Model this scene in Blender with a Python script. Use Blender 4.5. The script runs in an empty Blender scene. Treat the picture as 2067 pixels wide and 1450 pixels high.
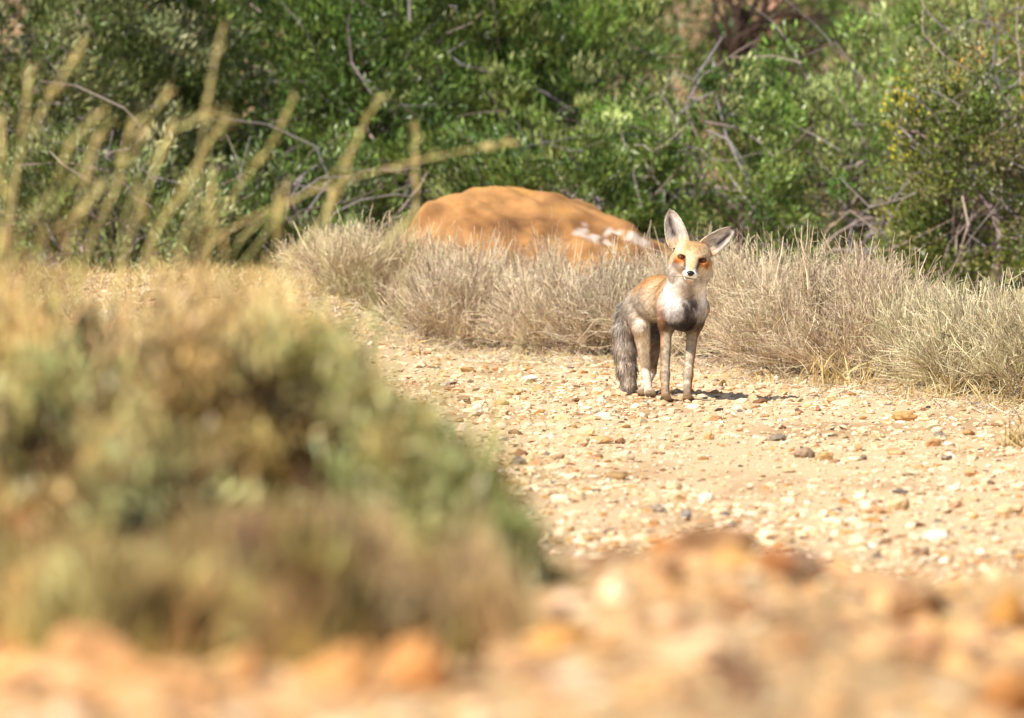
import bpy, math, random
import numpy as np
from mathutils import Vector, Matrix
rng = np.random.default_rng(7)
random.seed(7)
S = bpy.context.scene
COL = S.collection

# ------------------------------------------------------------------ camera, sky, sun, exposure
CAM_H, FPX, CX, HOR = 1.0, 12400.0, 1033.5, 192.0      # metres, focal length in photo pixels, centre, horizon row
cam_d = bpy.data.cameras.new('camera')
cam = bpy.data.objects.new('camera', cam_d); COL.objects.link(cam)
cam.location = (0, 0, CAM_H)
cam.rotation_euler = (math.radians(90) - math.atan(533 / FPX), 0, 0)
cam_d.sensor_width = 36; cam_d.lens = 36 * FPX / 2067
cam_d.clip_start = 0.3; cam_d.clip_end = 800
cam_d.dof.use_dof = True; cam_d.dof.focus_distance = 19.95; cam_d.dof.aperture_fstop = 5.9
S.camera = cam

SUN_EL, SUN_DIR = math.radians(49), Vector((-0.72, -0.69))   # horizontal direction towards the sun
w = bpy.data.worlds.new('World'); S.world = w; w.use_nodes = True
nt = w.node_tree; nt.nodes.clear()
sky = nt.nodes.new('ShaderNodeTexSky'); sky.sky_type = 'NISHITA'; sky.sun_disc = False
sky.sun_elevation = SUN_EL
sky.sun_rotation = math.atan2(SUN_DIR.x, SUN_DIR.y)
bg = nt.nodes.new('ShaderNodeBackground'); bg.inputs['Strength'].default_value = 0.088
wo = nt.nodes.new('ShaderNodeOutputWorld')
nt.links.new(sky.outputs[0], bg.inputs[0]); nt.links.new(bg.outputs[0], wo.inputs[0])
sun_d = bpy.data.lights.new('sun', 'SUN'); sun_d.energy = 5.0; sun_d.angle = math.radians(0.5); sun_d.color = (1, 0.93, 0.82)
sun = bpy.data.objects.new('sun', sun_d); COL.objects.link(sun)
sd = Vector((SUN_DIR.x * math.cos(SUN_EL), SUN_DIR.y * math.cos(SUN_EL), math.sin(SUN_EL)))
sun.rotation_euler = sd.to_track_quat('Z', 'Y').to_euler()
S.view_settings.view_transform = 'Standard'; S.view_settings.look = 'None'
S.view_settings.exposure = 0.52; S.view_settings.gamma = 1.0; S.view_settings.use_curve_mapping = False
S.cycles.use_denoising = True
S.cycles.max_bounces = 6; S.cycles.transparent_max_bounces = 4

# ------------------------------------------------------------------ helpers
def lin(r, g, b, k=1.0):
    c = np.array([r, g, b]) / 255.0
    return np.where(c <= .04045, c / 12.92, ((c + .055) / 1.055) ** 2.4) * k
def at(px, py, Y):
    return np.array([(px - CX) / FPX * Y, Y, CAM_H - (py - HOR) / FPX * Y])
def sstep(a, b, x):
    t = np.clip((x - a) / (b - a), 0, 1); return t * t * (3 - 2 * t)
def unit(v): return v / np.maximum(np.linalg.norm(v, axis=-1, keepdims=True), 1e-9)
_lat = np.random.default_rng(3).random((256, 256))
def vn(x, y):
    xi, yi = np.floor(x).astype(int), np.floor(y).astype(int)
    fx, fy = x - xi, y - yi; fx = fx * fx * (3 - 2 * fx); fy = fy * fy * (3 - 2 * fy)
    g = lambda a, b: _lat[a & 255, b & 255]
    return (g(xi, yi) * (1 - fx) + g(xi + 1, yi) * fx) * (1 - fy) + (g(xi, yi + 1) * (1 - fx) + g(xi + 1, yi + 1) * fx) * fy - .5
def fbm(x, y, o=4):
    s, a = 0, 1
    for k in range(o):
        s = s + a * vn(x + 17.3 * k, y + 9.1 * k); x = x * 2.03; y = y * 2.03; a *= .5
    return s

def mat(name, rough=.9, trans=0.0, spec=.3, noise=None, bump=0, base=None):
    m = bpy.data.materials.new(name); m.use_nodes = True
    n = m.node_tree; b = n.nodes['Principled BSDF']; out = n.nodes['Material Output']
    b.inputs['Roughness'].default_value = rough; b.inputs['Specular IOR Level'].default_value = spec
    if base is None:
        a = n.nodes.new('ShaderNodeAttribute'); a.attribute_name = 'Col'; src = a.outputs['Color']
    else:
        r = n.nodes.new('ShaderNodeRGB'); r.outputs[0].default_value = (*base, 1); src = r.outputs[0]
    if noise or bump:
        tc = n.nodes.new('ShaderNodeTexCoord'); t = n.nodes.new('ShaderNodeTexNoise')
        t.inputs['Scale'].default_value = noise[0] if noise else 100; t.inputs['Detail'].default_value = 6; t.inputs['Roughness'].default_value = .65
        n.links.new(tc.outputs['Object'], t.inputs['Vector'])
        if noise:
            mr = n.nodes.new('ShaderNodeMapRange'); mr.inputs[1].default_value = .3; mr.inputs[2].default_value = .7
            mr.inputs[3].default_value = 1 - noise[1]; mr.inputs[4].default_value = 1 + noise[1]
            n.links.new(t.outputs['Fac'], mr.inputs[0])
            mx = n.nodes.new('ShaderNodeVectorMath'); mx.operation = 'SCALE'
            n.links.new(src, mx.inputs[0]); n.links.new(mr.outputs[0], mx.inputs['Scale']); src = mx.outputs[0]
        if bump:
            bp = n.nodes.new('ShaderNodeBump'); bp.inputs['Strength'].default_value = bump; bp.inputs['Distance'].default_value = .01
            n.links.new(t.outputs['Fac'], bp.inputs['Height']); n.links.new(bp.outputs[0], b.inputs['Normal'])
    n.links.new(src, b.inputs['Base Color'])
    if trans:
        tr = n.nodes.new('ShaderNodeBsdfTranslucent'); n.links.new(src, tr.inputs[0])
        ms = n.nodes.new('ShaderNodeMixShader'); ms.inputs[0].default_value = trans
        n.links.new(b.outputs[0], ms.inputs[1]); n.links.new(tr.outputs[0], ms.inputs[2]); n.links.new(ms.outputs[0], out.inputs[0])
    return m
M = dict(
    sand=mat('sand', .95, spec=.1, noise=(60, .16), bump=.6), stone=mat('stone', .85, spec=.2, noise=(70, .22), bump=.35),
    rock=mat('rock', .9, spec=.15, noise=(9, .22), bump=.8), leaf=mat('leaf', .38, .15, .5), twig=mat('twig', .85, .15, .15),
    bark=mat('bark', .9, 0, .15, noise=(60, .3)), fur=mat('fur', .7, .5, .2), hide=mat('hide', .9, 0, .1),
    eye=mat('eye', .08, 0, .6), nose=mat('nose', .35, 0, .5, base=lin(26, 22, 24)))

def mk(name, V, F, m, parent=None, col=None, smooth=False, normals=None):
    V = np.ascontiguousarray(V, np.float32).reshape(-1, 3); F = np.ascontiguousarray(F, np.int32); k = F.shape[1]
    me = bpy.data.meshes.new(name)
    me.vertices.add(len(V)); me.vertices.foreach_set('co', V.ravel())
    me.loops.add(F.size); me.loops.foreach_set('vertex_index', F.ravel())
    me.polygons.add(len(F)); me.polygons.foreach_set('loop_start', np.arange(len(F), dtype=np.int32) * k)
    me.update(calc_edges=True)
    me.polygons.foreach_set('use_smooth', np.full(len(F), bool(smooth)))
    if col is not None:
        col = np.broadcast_to(np.asarray(col, float), (len(V), 3))
        ca = me.color_attributes.new('Col', 'FLOAT_COLOR', 'POINT')
        ca.data.foreach_set('color', np.column_stack([col, np.ones(len(V))]).astype(np.float32).ravel())
    if normals is not None: me.normals_split_custom_set_from_vertices(normals.tolist())
    me.materials.append(m)
    o = bpy.data.objects.new(name, me); COL.objects.link(o)
    if parent is not None: o.parent = parent
    return o
def tag(o, label=None, cat=None, group=None, kind=None):
    for k, v in (('label', label), ('category', cat), ('group', group), ('kind', kind)):
        if v: o[k] = v
    return o
def empty(name, loc, label, cat, group=None):
    o = bpy.data.objects.new(name, None); COL.objects.link(o); o.location = loc; o.empty_display_size = .1
    return tag(o, label, cat, group)

def ribbons(paths, rad, col, face=None):
    """flat tapering strips along N polylines of K points; returns V, F, C"""
    N, K, _ = paths.shape
    t = np.gradient(paths, axis=1)
    if face is None: face = rng.normal(size=(N, 3)) * np.array([.6, 1, .6])
    wd = unit(np.cross(t, face[:, None, :]))
    off = wd * rad[..., None]
    V = np.stack([paths - off, paths + off], 2).reshape(-1, 3)
    i = np.arange(N)[:, None] * K * 2 + np.arange(K - 1)[None] * 2
    F = np.stack([i, i + 1, i + 3, i + 2], -1).reshape(-1, 4)
    C = np.repeat(np.repeat(col[:, None], K * 2, 1).reshape(N, K * 2, 3), 1, 0).reshape(-1, 3)
    return V, F, C
def tubes(paths, rad, col, sides=5):
    N, K, _ = paths.shape
    t = unit(np.gradient(paths, axis=1)); up = np.where(np.abs(t[..., 2:3]) > .9, np.array([1., 0, 0]), np.array([0, 0, 1.]))
    a = unit(np.cross(t, up)); b = np.cross(t, a)
    th = np.arange(sides) / sides * 2 * np.pi
    V = paths[:, :, None] + rad[:, :, None, None] * (np.cos(th)[:, None] * a[:, :, None] + np.sin(th)[:, None] * b[:, :, None])
    n = np.arange(N)[:, None, None] * K * sides; k = np.arange(K - 1)[None, :, None] * sides; s = np.arange(sides)[None, None]
    s2 = (s + 1) % sides
    F = np.stack([n + k + s, n + k + s2, n + k + sides + s2, n + k + sides + s], -1).reshape(-1, 4)
    C = np.repeat(col, K * sides, 0)
    return V.reshape(-1, 3), F, C
def cat_(parts):
    Vs, Fs, Cs, o = [], [], [], 0
    for V, F, C in parts:
        Vs.append(V); Fs.append(F + o); Cs.append(C); o += len(V)
    return np.concatenate(Vs), np.concatenate(Fs), np.concatenate(Cs)
def pick(pal, wts, n, jit=.12):
    pal = np.array(pal); wts = np.array(wts, float); wts /= wts.sum()
    c = pal[rng.choice(len(pal), n, p=wts)]
    return np.clip(c * (1 + rng.normal(size=(n, 1)) * jit) * (1 + rng.normal(size=(n, 3)) * jit * .25), .004, .95)
def wander(a, b, K, bend, droop=0.0):
    """N curved polylines from a to b"""
    t = np.linspace(0, 1, K)[None, :, None]
    N = len(a); L = np.linalg.norm(b - a, axis=1)[:, None, None]
    p = a[:, None] * (1 - t) + b[:, None] * t
    n1, n2 = rng.normal(size=(N, 1, 3)), rng.normal(size=(N, 1, 3))
    p = p + L * bend * (np.sin(np.pi * t) * n1 + .5 * np.sin(2 * np.pi * t) * n2)
    p[..., 2] += (L * droop * np.sin(np.pi * t))[..., 0]
    return p

# ------------------------------------------------------------------ ground
def th(x, y):
    x = np.asarray(x, float); y = np.asarray(y, float)
    px = CX + x / np.maximum(y, 1) * FPX
    z = .018 * fbm(x * 1.1, y * .8) + .006 * fbm(x * 5, y * 5, 3)
    z = z * (1 - .8 * np.exp(-((x - .5) ** 2 + (y - 20.2) ** 2) / .5))
    crest = .445 + .03 * np.exp(-((px - 1430) / 170) ** 2) - .035 * sstep(1550, 2050, px) + .05 * fbm(x * 3 + 5, y * 2.2, 3)
    crest = crest + .03 * np.clip(7 - y, 0, 4)
    z = z + crest * sstep(10.8, 7.1, y) * (1 - .6 * sstep(2.5, 0, y))
    z = z + .25 * sstep(-.15, -1.0, x / np.maximum(y, 1) * 25) * sstep(20.5, 25.2, y) * (1 - .8 * sstep(25.6, 29, y))
    h = np.clip(y - 62, 0, None)
    z = z + .16 * h * sstep(0, 6, h) * (1 - .35 * sstep(40, 120, h)) + .05 * h * fbm(x * .05, y * .05) * sstep(0, 30, h)
    return z
def axis(parts):
    out = [np.arange(a, b, s) for a, b, s in parts]; return np.concatenate(out + [[parts[-1][1]]])
gx = axis([(-220, -40, 12), (-40, -8, 2), (-8, -2.6, .3), (-2.6, 2.6, .06), (2.6, 8, .3), (8, 40, 2), (40, 220, 12)])
gy = axis([(-40, 0, 4), (0, 4, .25), (4, 9, .06), (9, 28, .1), (28, 60, .8), (60, 130, 2.5), (130, 320, 14)])
X, Y = np.meshgrid(gx, gy); Z = th(X, Y)
nx, ny = len(gx), len(gy); i = (np.arange(ny - 1)[:, None] * nx + np.arange(nx - 1)).ravel()
gc = lin(246, 214, 169, .66)[None] * np.ones((nx * ny, 1))
ym = Y.ravel(); xm = X.ravel()
nearc = sstep(9.5, 7.5, ym)[:, None]; gc = gc * (1 - nearc) + lin(232, 192, 140, .6) * nearc
n1 = sstep(.0, .3, fbm(xm * 2.2, ym * 1.1) + .35 * fbm(xm * 14, ym * 9) * nearc[:, 0])[:, None] * .55 * sstep(60, 20, ym)[:, None]; gc = gc * (1 - n1) + lin(200, 154, 104, .52) * n1
hillc = sstep(40, 62, ym)[:, None]; gc = gc * (1 - hillc) + lin(208, 170, 128, .5) * hillc
ground = mk('ground', np.column_stack([xm, ym, Z.ravel()]), np.stack([i, i + 1, i + nx + 1, i + nx], -1), M['sand'], col=gc, smooth=True)
tag(ground, kind='structure')

# ------------------------------------------------------------------ stones
PHI = (1 + 5 ** .5) / 2
ICO = np.array([(-1, PHI, 0), (1, PHI, 0), (-1, -PHI, 0), (1, -PHI, 0), (0, -1, PHI), (0, 1, PHI), (0, -1, -PHI), (0, 1, -PHI), (PHI, 0, -1), (PHI, 0, 1), (-PHI, 0, -1), (-PHI, 0, 1)]) / math.sqrt(1 + PHI * PHI)
ICF = np.array([(0, 11, 5), (0, 5, 1), (0, 1, 7), (0, 7, 10), (0, 10, 11), (1, 5, 9), (5, 11, 4), (11, 10, 2), (10, 7, 6), (7, 1, 8), (3, 9, 4), (3, 4, 2), (3, 2, 6), (3, 6, 8), (3, 8, 9), (4, 9, 5), (2, 4, 11), (6, 2, 10), (8, 6, 7), (9, 8, 1)])
def ico_sub(n):
    V, F = [tuple(v) for v in ICO], ICF.tolist()
    for _ in range(n):
        mid, G = {}, []
        def mp(a, b):
            k = (min(a, b), max(a, b))
            if k not in mid:
                p = (np.array(V[a]) + np.array(V[b])); p /= np.linalg.norm(p); mid[k] = len(V); V.append(tuple(p))
            return mid[k]
        for a, b, c in F:
            ab, bc, ca = mp(a, b), mp(b, c), mp(c, a); G += [(a, ab, ca), (b, bc, ab), (c, ca, bc), (ab, bc, ca)]
        F = G
    return np.array(V), np.array(F)
ICO1, ICF1 = ico_sub(1); ICO2, ICF2 = ico_sub(2); ICO3, ICF3 = ico_sub(3)
STONE_PAL = [lin(248, 221, 184, .75), lin(240, 206, 163, .72), lin(252, 237, 214, .8), lin(214, 162, 102, .68), lin(168, 122, 86, .6), lin(142, 130, 120, .55), lin(224, 172, 122, .7), lin(98, 82, 76, .55)]
STONE_W = [46, 36, 3, 6, 3.2, 1.8, 6, .5]
def pebbles(x, y, size, sink=.4, flat=(.3, .65), pal=STONE_PAL, wts=STONE_W, base=(ICO, ICF)):
    n = len(x); B, BFc = base
    V = np.repeat(B[None], n, 0) * (1 + rng.normal(size=(n, len(B), 1)) * .27)
    sc = np.stack([size * rng.uniform(.75, 1.45, n), size * rng.uniform(.6, 1.2, n), size * rng.uniform(*flat, n)], -1)
    V = V * sc[:, None]
    tx, ty, tz = rng.normal(size=n) * .3, rng.normal(size=n) * .3, rng.uniform(0, 6.28, n)
    V = V.copy()
    c, s = np.cos(tx)[:, None], np.sin(tx)[:, None]; V[..., 1], V[..., 2] = V[..., 1] * c - V[..., 2] * s, V[..., 1] * s + V[..., 2] * c
    c, s = np.cos(tz)[:, None], np.sin(tz)[:, None]; V[..., 0], V[..., 1] = V[..., 0] * c - V[..., 1] * s, V[..., 0] * s + V[..., 1] * c
    V += np.stack([x, y, th(x, y) + sc[:, 2] * (1 - 2 * sink)], -1)[:, None]
    F = (BFc[None] + np.arange(n)[:, None, None] * len(B)).reshape(-1, 3)
    return V.reshape(-1, 3), F, np.repeat(pick(pal, wts, n, .13), len(B), 0)
OCT = (np.array([(1, .2, .1), (-1, -.1, .15), (.1, 1, -.1), (-.15, -1, .1), (.1, .1, 1.), (0, 0, -1.)]), np.array([(0, 2, 4), (2, 1, 4), (1, 3, 4), (3, 0, 4), (2, 0, 5), (1, 2, 5), (3, 1, 5), (0, 3, 5)]))
# the gravel that nobody could count, in one object
n = 60000
y = rng.uniform(10.5, 27.5, n); x = rng.uniform(-1, 1, n) * (.088 * y + .7)
fine = np.exp(-((CX + x / y * FPX - 1520) / 260) ** 2 - ((y - 16.6) / 1.4) ** 2)
size = np.exp(rng.normal(-5.06, .5, n)) * (1 - .45 * fine) * (1 + .5 * fbm(x * 1.5, y * .7))
size = np.clip(size, .0018, .022)
big = size > .0075
gA = cat_([pebbles(x[big], y[big], size[big]), pebbles(x[~big], y[~big], size[~big], flat=(.45, .9), base=OCT)])
n = 9000
y = rng.uniform(3.6, 10.5, n) ; x = rng.uniform(-1, 1, n) * (.09 * y + .5)
gB = pebbles(x, y, np.clip(np.exp(rng.normal(-4.85, .6, n)), .003, .032), pal=[lin(240, 190, 130, .75), lin(230, 182, 130, .7), lin(250, 222, 180, .8), lin(188, 144, 106, .6), lin(150, 122, 102, .54)], wts=[34, 20, 20, 16, 10])
tag(mk('gravel', *cat_([gA, gB])[:2], M['stone'], col=cat_([gA, gB])[2]), kind='stuff')

def stone_mesh(name, w, d, h, colr, level=1, rough=.16, seed=0, cuts=7):
    r = np.random.default_rng(seed)
    V, F = ((ICO, ICF), (ICO1, ICF1), (ICO2, ICF2), (ICO3, ICF3))[level]
    V = V.copy()
    for k in range(cuts):                                  # chisel flat faces
        nrm = unit(r.normal(size=3)); lim = r.uniform(.5, .85); dd = V @ nrm
        V = V - np.maximum(dd - lim, 0)[:, None] * nrm * .95
    ph = r.uniform(0, 6, 3)
    V = V * (1 + rough * .5 * (np.sin(V @ r.normal(size=3) * 4 + ph[0]) * np.sin(V @ r.normal(size=3) * 5 + ph[1]))[:, None] + r.normal(size=(len(V), 1)) * rough * .2)
    V = V * np.array([w, d, h]) / 2
    c = np.clip(np.array(colr)[None] * (1 + .16 * np.sin(V @ r.normal(size=3) * 60 / max(w * 8, .3))[:, None]) * (1 + r.normal(size=(len(V), 1)) * .06), 0, .95)
    me_o = mk(name, V, F, M['stone'] if level < 3 else M['rock'], col=c, smooth=False)
    return me_o
def gy_of(px, py):                                         # depth at which the flat track shows at that row
    Yd = FPX * CAM_H / (py - HOR)
    for _ in range(12): Yd = FPX * (CAM_H - th((px - CX) / FPX * Yd, Yd)) / (py - HOR)
    return float(Yd)
CRM, TAN, OCH, ORG, BRN, GRY, DGR, WHT = (lin(246, 220, 180, .74), lin(234, 198, 150, .7), lin(214, 166, 104, .66), lin(222, 166, 112, .66), lin(180, 138, 102, .6), lin(174, 160, 146, .58), lin(134, 120, 112, .55), lin(250, 234, 208, .78))
G1 = 'stones that stand out on the gravel track'
feat = [  # px, base py, width px, height px, colour, label
 (1047, 938, 36, 20, DGR, 'dark grey rounded stone on the gravel well left of the fox'),
 (1160, 902, 62, 24, TAN, 'square tan block lying in the gravel left of the fox, largest of its cluster'),
 (1188, 880, 46, 22, TAN, 'split ochre stone with a dark cleft standing behind the square tan block'),
 (1212, 896, 54, 15, OCH, 'yellow ochre slab lying at the right of the square tan block'),
 (1250, 968, 54, 18, lin(170, 128, 70, .6), 'flat olive brown sliver of stone in the gravel below the ochre slabs'),
 (1262, 932, 44, 26, CRM, 'cream angular stone with a dark broken end above the olive brown sliver'),
 (1080, 934, 34, 22, TAN, 'tan rounded stone right beside the dark grey stone'),
 (1128, 930, 30, 16, BRN, 'small brown stone to the right of the tan rounded stone'),
 (1004, 938, 26, 14, TAN, 'small buff stone left of the dark grey stone'),
 (965, 840, 30, 26, WHT, 'upright whitish stone by the edge of the green foreground shrub'),
 (1012, 818, 36, 12, OCH, 'flat brownish stone behind the upright whitish stone'),
 (936, 812, 28, 14, BRN, 'brown stone at the far left of the track near the blurred shrub'),
 (1330, 1036, 30, 20, GRY, 'grey stone below and left of the fox among cream gravel'),
 (1386, 1046, 24, 16, lin(150, 152, 158, .55), 'blue grey pebble to the right of the grey stone below the fox'),
 (1370, 1010, 40, 20, TAN, 'buff stone just above the blue grey pebble'),
 (1425, 1016, 36, 22, WHT, 'white stone in the middle of the track straight below the fox'),
 (1364, 990, 36, 22, CRM, 'broad cream stone below the fox and left of the white stone'),
 (1570, 890, 36, 14, DGR, 'dark grey flat stone on the gravel right of the fox'),
 (1624, 924, 44, 22, lin(160, 130, 104, .6), 'brown grey stone, left one of a close pair right of the fox'),
 (1664, 930, 40, 22, OCH, 'ochre stone, right one of the close pair right of the fox'),
 (1744, 930, 18, 12, DGR, 'small round dark pebble to the right of the brown and ochre pair'),
 (1732, 912, 20, 16, OCH, 'small ochre stone set up on end above the round dark pebble'),
 (1822, 850, 66, 20, lin(206, 150, 78, .68), 'long ochre log-shaped stone in front of the shrubs on the right'),
 (1870, 850, 30, 20, TAN, 'tan stone at the right end of the log-shaped stone'),
 (1886, 902, 38, 20, ORG, 'orange stone under a grey one near the right side of the track'),
 (1896, 886, 30, 16, GRY, 'grey brown stone perched behind the orange stone'),
 (1912, 930, 26, 14, GRY, 'grey pebble low on the right side of the track below the orange stone'),
 (1808, 918, 40, 12, ORG, 'flat orange sliver left of the orange stone'),
 (1962, 962, 32, 16, ORG, 'reddish orange stone near the right edge of the photo'),
 (1820, 1030, 50, 30, TAN, 'large sandy triangular stone low on the right of the track'),
 (1772, 1038, 36, 16, ORG, 'flat orange stone left of the sandy triangular stone'),
 (1930, 1028, 36, 20, lin(190, 138, 104, .64), 'pinkish brown stone right of the sandy triangular stone'),
 (2040, 1040, 60, 24, TAN, 'wide tan stone at the very right edge of the track'),
 (1604, 1046, 26, 12, ORG, 'small reddish chip of stone alone on the smooth part of the track'),
 (1430, 888, 24, 18, OCH, 'small ochre stone with a dark underside straight below the fox'),
 (1682, 815, 32, 14, OCH, 'ochre stone on the track just past the tip of the fox shadow'),
 (1652, 830, 16, 10, lin(176, 96, 74, .55), 'small brick red stone below the fox shadow'),
 (1890, 1098, 54, 34, WHT, 'white blurred stone at the front of the track on the right'),
 (1730, 1110, 46, 26, CRM, 'cream blurred stone at the front of the track left of the white one'),
 (1865, 1128, 34, 20, BRN, 'dark brown blurred stone below the white stone'),
]
for k, (px, py, wp, hp, c, lb) in enumerate(feat):
    Yd = gy_of(px, py); sc = Yd / FPX
    o = stone_mesh('stone', wp * sc, wp * sc * random.uniform(.6, .9), hp * sc * 1.35, np.array(c) * .82 + CRM * .18, 2, seed=100 + k, rough=.2)
    xx = (px - CX) * sc
    o.location = (xx, Yd, float(th(xx, Yd)) + hp * sc * .33); o.rotation_euler = (random.uniform(-.15, .15), random.uniform(-.15, .15), random.uniform(-.4, .4))
    tag(o, lb, 'stone', G1)
kinds = [('cream', CRM, 'pale cream stone lying loose on the gravel track'), ('ochre', OCH, 'ochre stone lying loose on the gravel track'), ('brown', BRN, 'small brown stone lying loose on the gravel track'),
         ('tan', TAN, 'light tan stone lying loose on the gravel track'), ('orange', ORG, 'pinkish orange stone lying loose on the gravel track'), ('grey', GRY, 'plain grey stone lying loose on the gravel track')]
protos = {}
for kn, c, lb in kinds:
    protos[kn] = []
    for v in range(4):
        o = stone_mesh('stone', .05, .04, .028, np.array(c) * random.uniform(.88, 1.08), 1, seed=hash((kn == 'ochre', v)) % 999 + v * 7 + len(kn)); protos[kn].append(o.data); bpy.data.objects.remove(o)
cnt = 0
while cnt < 230:
    py = random.uniform(705, 1130); px = random.uniform(720, 2067)
    if py < 760 and px > 1400 or px < 880 + max(0, py - 880) * .6 and py > 780 or (1250 < px < 1450 and 780 < py < 822): continue
    kn, c, lb = random.choices(kinds, [40, 11, 8, 36, 8, 3])[0]
    Yd = gy_of(px, py); xx = (px - CX) / FPX * Yd
    s = random.choice([.55, .65, .7, .8, .9, 1.15]) * random.uniform(.8, 1.15) * (.6 if (1350 < px < 1720 and 900 < py < 1030) else 1)
    o = bpy.data.objects.new('stone', random.choice(protos[kn])); COL.objects.link(o)
    o.location = (xx, Yd, float(th(xx, Yd)) + .004 * s); o.scale = (s * random.uniform(.7, 1.5), s * random.uniform(.8, 1.2), s * random.uniform(.45, .95))
    o.rotation_euler = (random.uniform(-.25, .25), random.uniform(-.25, .25), random.uniform(0, 6.28))
    zone = 'behind the feet of the fox' if py < 790 else ('to the left of the fox' if px < 1240 and py < 960 else ('to the right of the fox' if px > 1480 and py < 960 else 'nearer than the fox'))
    tag(o, lb.replace('on the gravel track', 'on the gravel ' + zone), 'stone', 'loose %s stones %s' % (kn, zone)); cnt += 1
# rocks on the bank close to the camera (far out of focus)
near = [  # px, py of centre, Y, width px, height px, colour, label
 (190, 1360, 5.2, 210, 110, lin(240, 176, 118, .74), 'pale orange blurred rock at the bottom left under the foreground shrubs'),
 (20, 1350, 5.1, 110, 90, lin(222, 146, 70, .66), 'ochre blurred rock in the bottom left corner'),
 (300, 1415, 4.95, 330, 90, lin(236, 180, 122, .74), 'broad flat peach blurred rock at the bottom edge left of centre'),
 (495, 1375, 5.2, 90, 90, lin(238, 172, 108, .74), 'small upright peach rock between the two big orange foreground rocks'),
 (690, 1375, 5.15, 190, 100, lin(236, 166, 96, .74), 'rounded light orange blurred rock left of the orange block'),
 (855, 1360, 5.2, 150, 100, lin(230, 156, 86, .7), 'bright orange blurred block at the foot of the foreground shrub'),
 (640, 1450, 4.8, 330, 90, lin(242, 192, 140, .76), 'long pale blurred slab along the bottom edge in front of the orange block'),
 (1125, 1315, 5.7, 130, 60, lin(230, 164, 82, .7), 'yellow orange blurred rock right of the pale straw tuft'),
 (1160, 1425, 5.1, 110, 70, lin(252, 226, 196, .82), 'whitish blurred rock at the bottom in the middle of the photo'),
 (1440, 1125, 7.2, 200, 80, lin(164, 112, 80, .56), 'brown blurred rock on the crest of the near bank below the fox'),
 (1350, 1120, 7.3, 70, 50, lin(228, 152, 88, .68), 'small orange blurred rock at the left end of the brown crest rock'),
 (1240, 1170, 7.0, 100, 60, lin(140, 100, 80, .5), 'dark brown blurred rock left of the crest below the fox'),
 (1570, 1185, 6.8, 90, 60, lin(206, 112, 52, .58), 'rusty red blurred rock to the right below the brown crest rock'),
 (1480, 1195, 6.6, 110, 50, lin(232, 176, 100, .72), 'yellow ochre blurred rock left of the rusty red rock'),
 (1600, 1160, 7.1, 160, 40, lin(170, 122, 96, .55), 'low brown blurred rock above the rusty red rock'),
 (1860, 1235, 6.5, 120, 60, lin(150, 96, 62, .55), 'dark brown blurred rock low on the right bank'),
 (1790, 1190, 6.9, 200, 50, lin(226, 178, 134, .7), 'wide dull peach blurred rock on the right part of the bank'),
 (2040, 1230, 6.4, 80, 70, lin(232, 164, 70, .68), 'golden blurred rock at the right edge with dark side'),
 (2040, 1420, 5.2, 150, 90, lin(216, 138, 62, .66), 'orange brown blurred rock in the bottom right corner'),
 (1500, 1350, 5.6, 100, 40, lin(190, 122, 86, .6), 'reddish blurred stone low in the middle of the right foreground'),
 (1610, 1390, 5.4, 90, 40, lin(200, 132, 84, .62), 'small brown blurred stone near the bottom right of centre'),
 (1420, 1420, 5.2, 200, 60, lin(246, 212, 172, .8), 'pale cream blurred rock at the bottom right of the whitish rock'),
 (1960, 1330, 5.7, 90, 40, lin(140, 104, 88, .5), 'grey brown blurred stone right of centre in the right foreground'),
 (1850, 1300, 5.9, 170, 40, lin(208, 150, 112, .66), 'dull pink blurred rock in the middle of the right foreground'),
]
for k, (px, py, Yd, wp, hp, c, lb) in enumerate(near):
    sc = Yd / FPX; o = stone_mesh('rock', wp * sc * 1.1, wp * sc * .8, hp * sc * 1.5, (np.array(c) * .62 + lin(232, 186, 130, .62) * .38) * .92, 3, seed=300 + k, rough=.2, cuts=9)
    p = at(px, py, Yd); g = float(th(p[0], Yd)); h = hp * sc * 1.5
    o.location = (p[0], Yd, min(max(p[2], g + h * .15), g + h * .5)); o.rotation_euler = (0, random.uniform(-.12, .12), random.uniform(-.5, .5))
    tag(o, lb, 'rock', 'rocks on the near bank')

# the boulder behind the dry shrubs
Yb = 27.0; V, F = ICO3.copy(), ICF3
V, F = ico_sub(5)
prof = [(745, 640), (782, 515), (824, 458), (862, 412), (905, 392), (960, 381), (1010, 380), (1060, 388), (1120, 394), (1180, 412), (1240, 440), (1290, 468), (1335, 492), (1390, 560), (1400, 640)]
pxs, pys = np.array(prof).T
bx = (pxs - CX) / FPX * Yb; bz = CAM_H - (pys - HOR) / FPX * Yb
x0, x1 = bx[0], bx[-1]; cxx, hw = (x0 + x1) / 2, (x1 - x0) / 2
V = np.sign(V) * np.abs(V) ** .85
xx = cxx + V[:, 0] * hw; top = np.interp(xx, bx, bz) - .0
yy = Yb + V[:, 1] * .42
rr = np.sqrt(np.clip(1 - V[:, 0] ** 2, .02, 1))
zz = .0 + np.clip(V[:, 2] / np.maximum(rr, .3), -1, 1) * (top - .0)
d3 = .018 * (np.sin(xx * 17 + yy * 9) * np.sin(zz * 21 + xx * 6) + .6 * np.sin(xx * 41 + zz * 37) * np.sin(yy * 33)) 
Vb = np.column_stack([xx, yy - d3 * 1.5, zz + d3 * .25]) + (V * .03 * (fbm(xx * 13 + yy * 9, zz * 15 + yy * 5, 4))[:, None])
bc = lin(208, 154, 98, .6)[None] * np.exp(.3 * fbm(xx * 30, zz * 36 + yy * 20))[:, None]
ng = fbm(xx * 5, zz * 8 + yy * 4)
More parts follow.
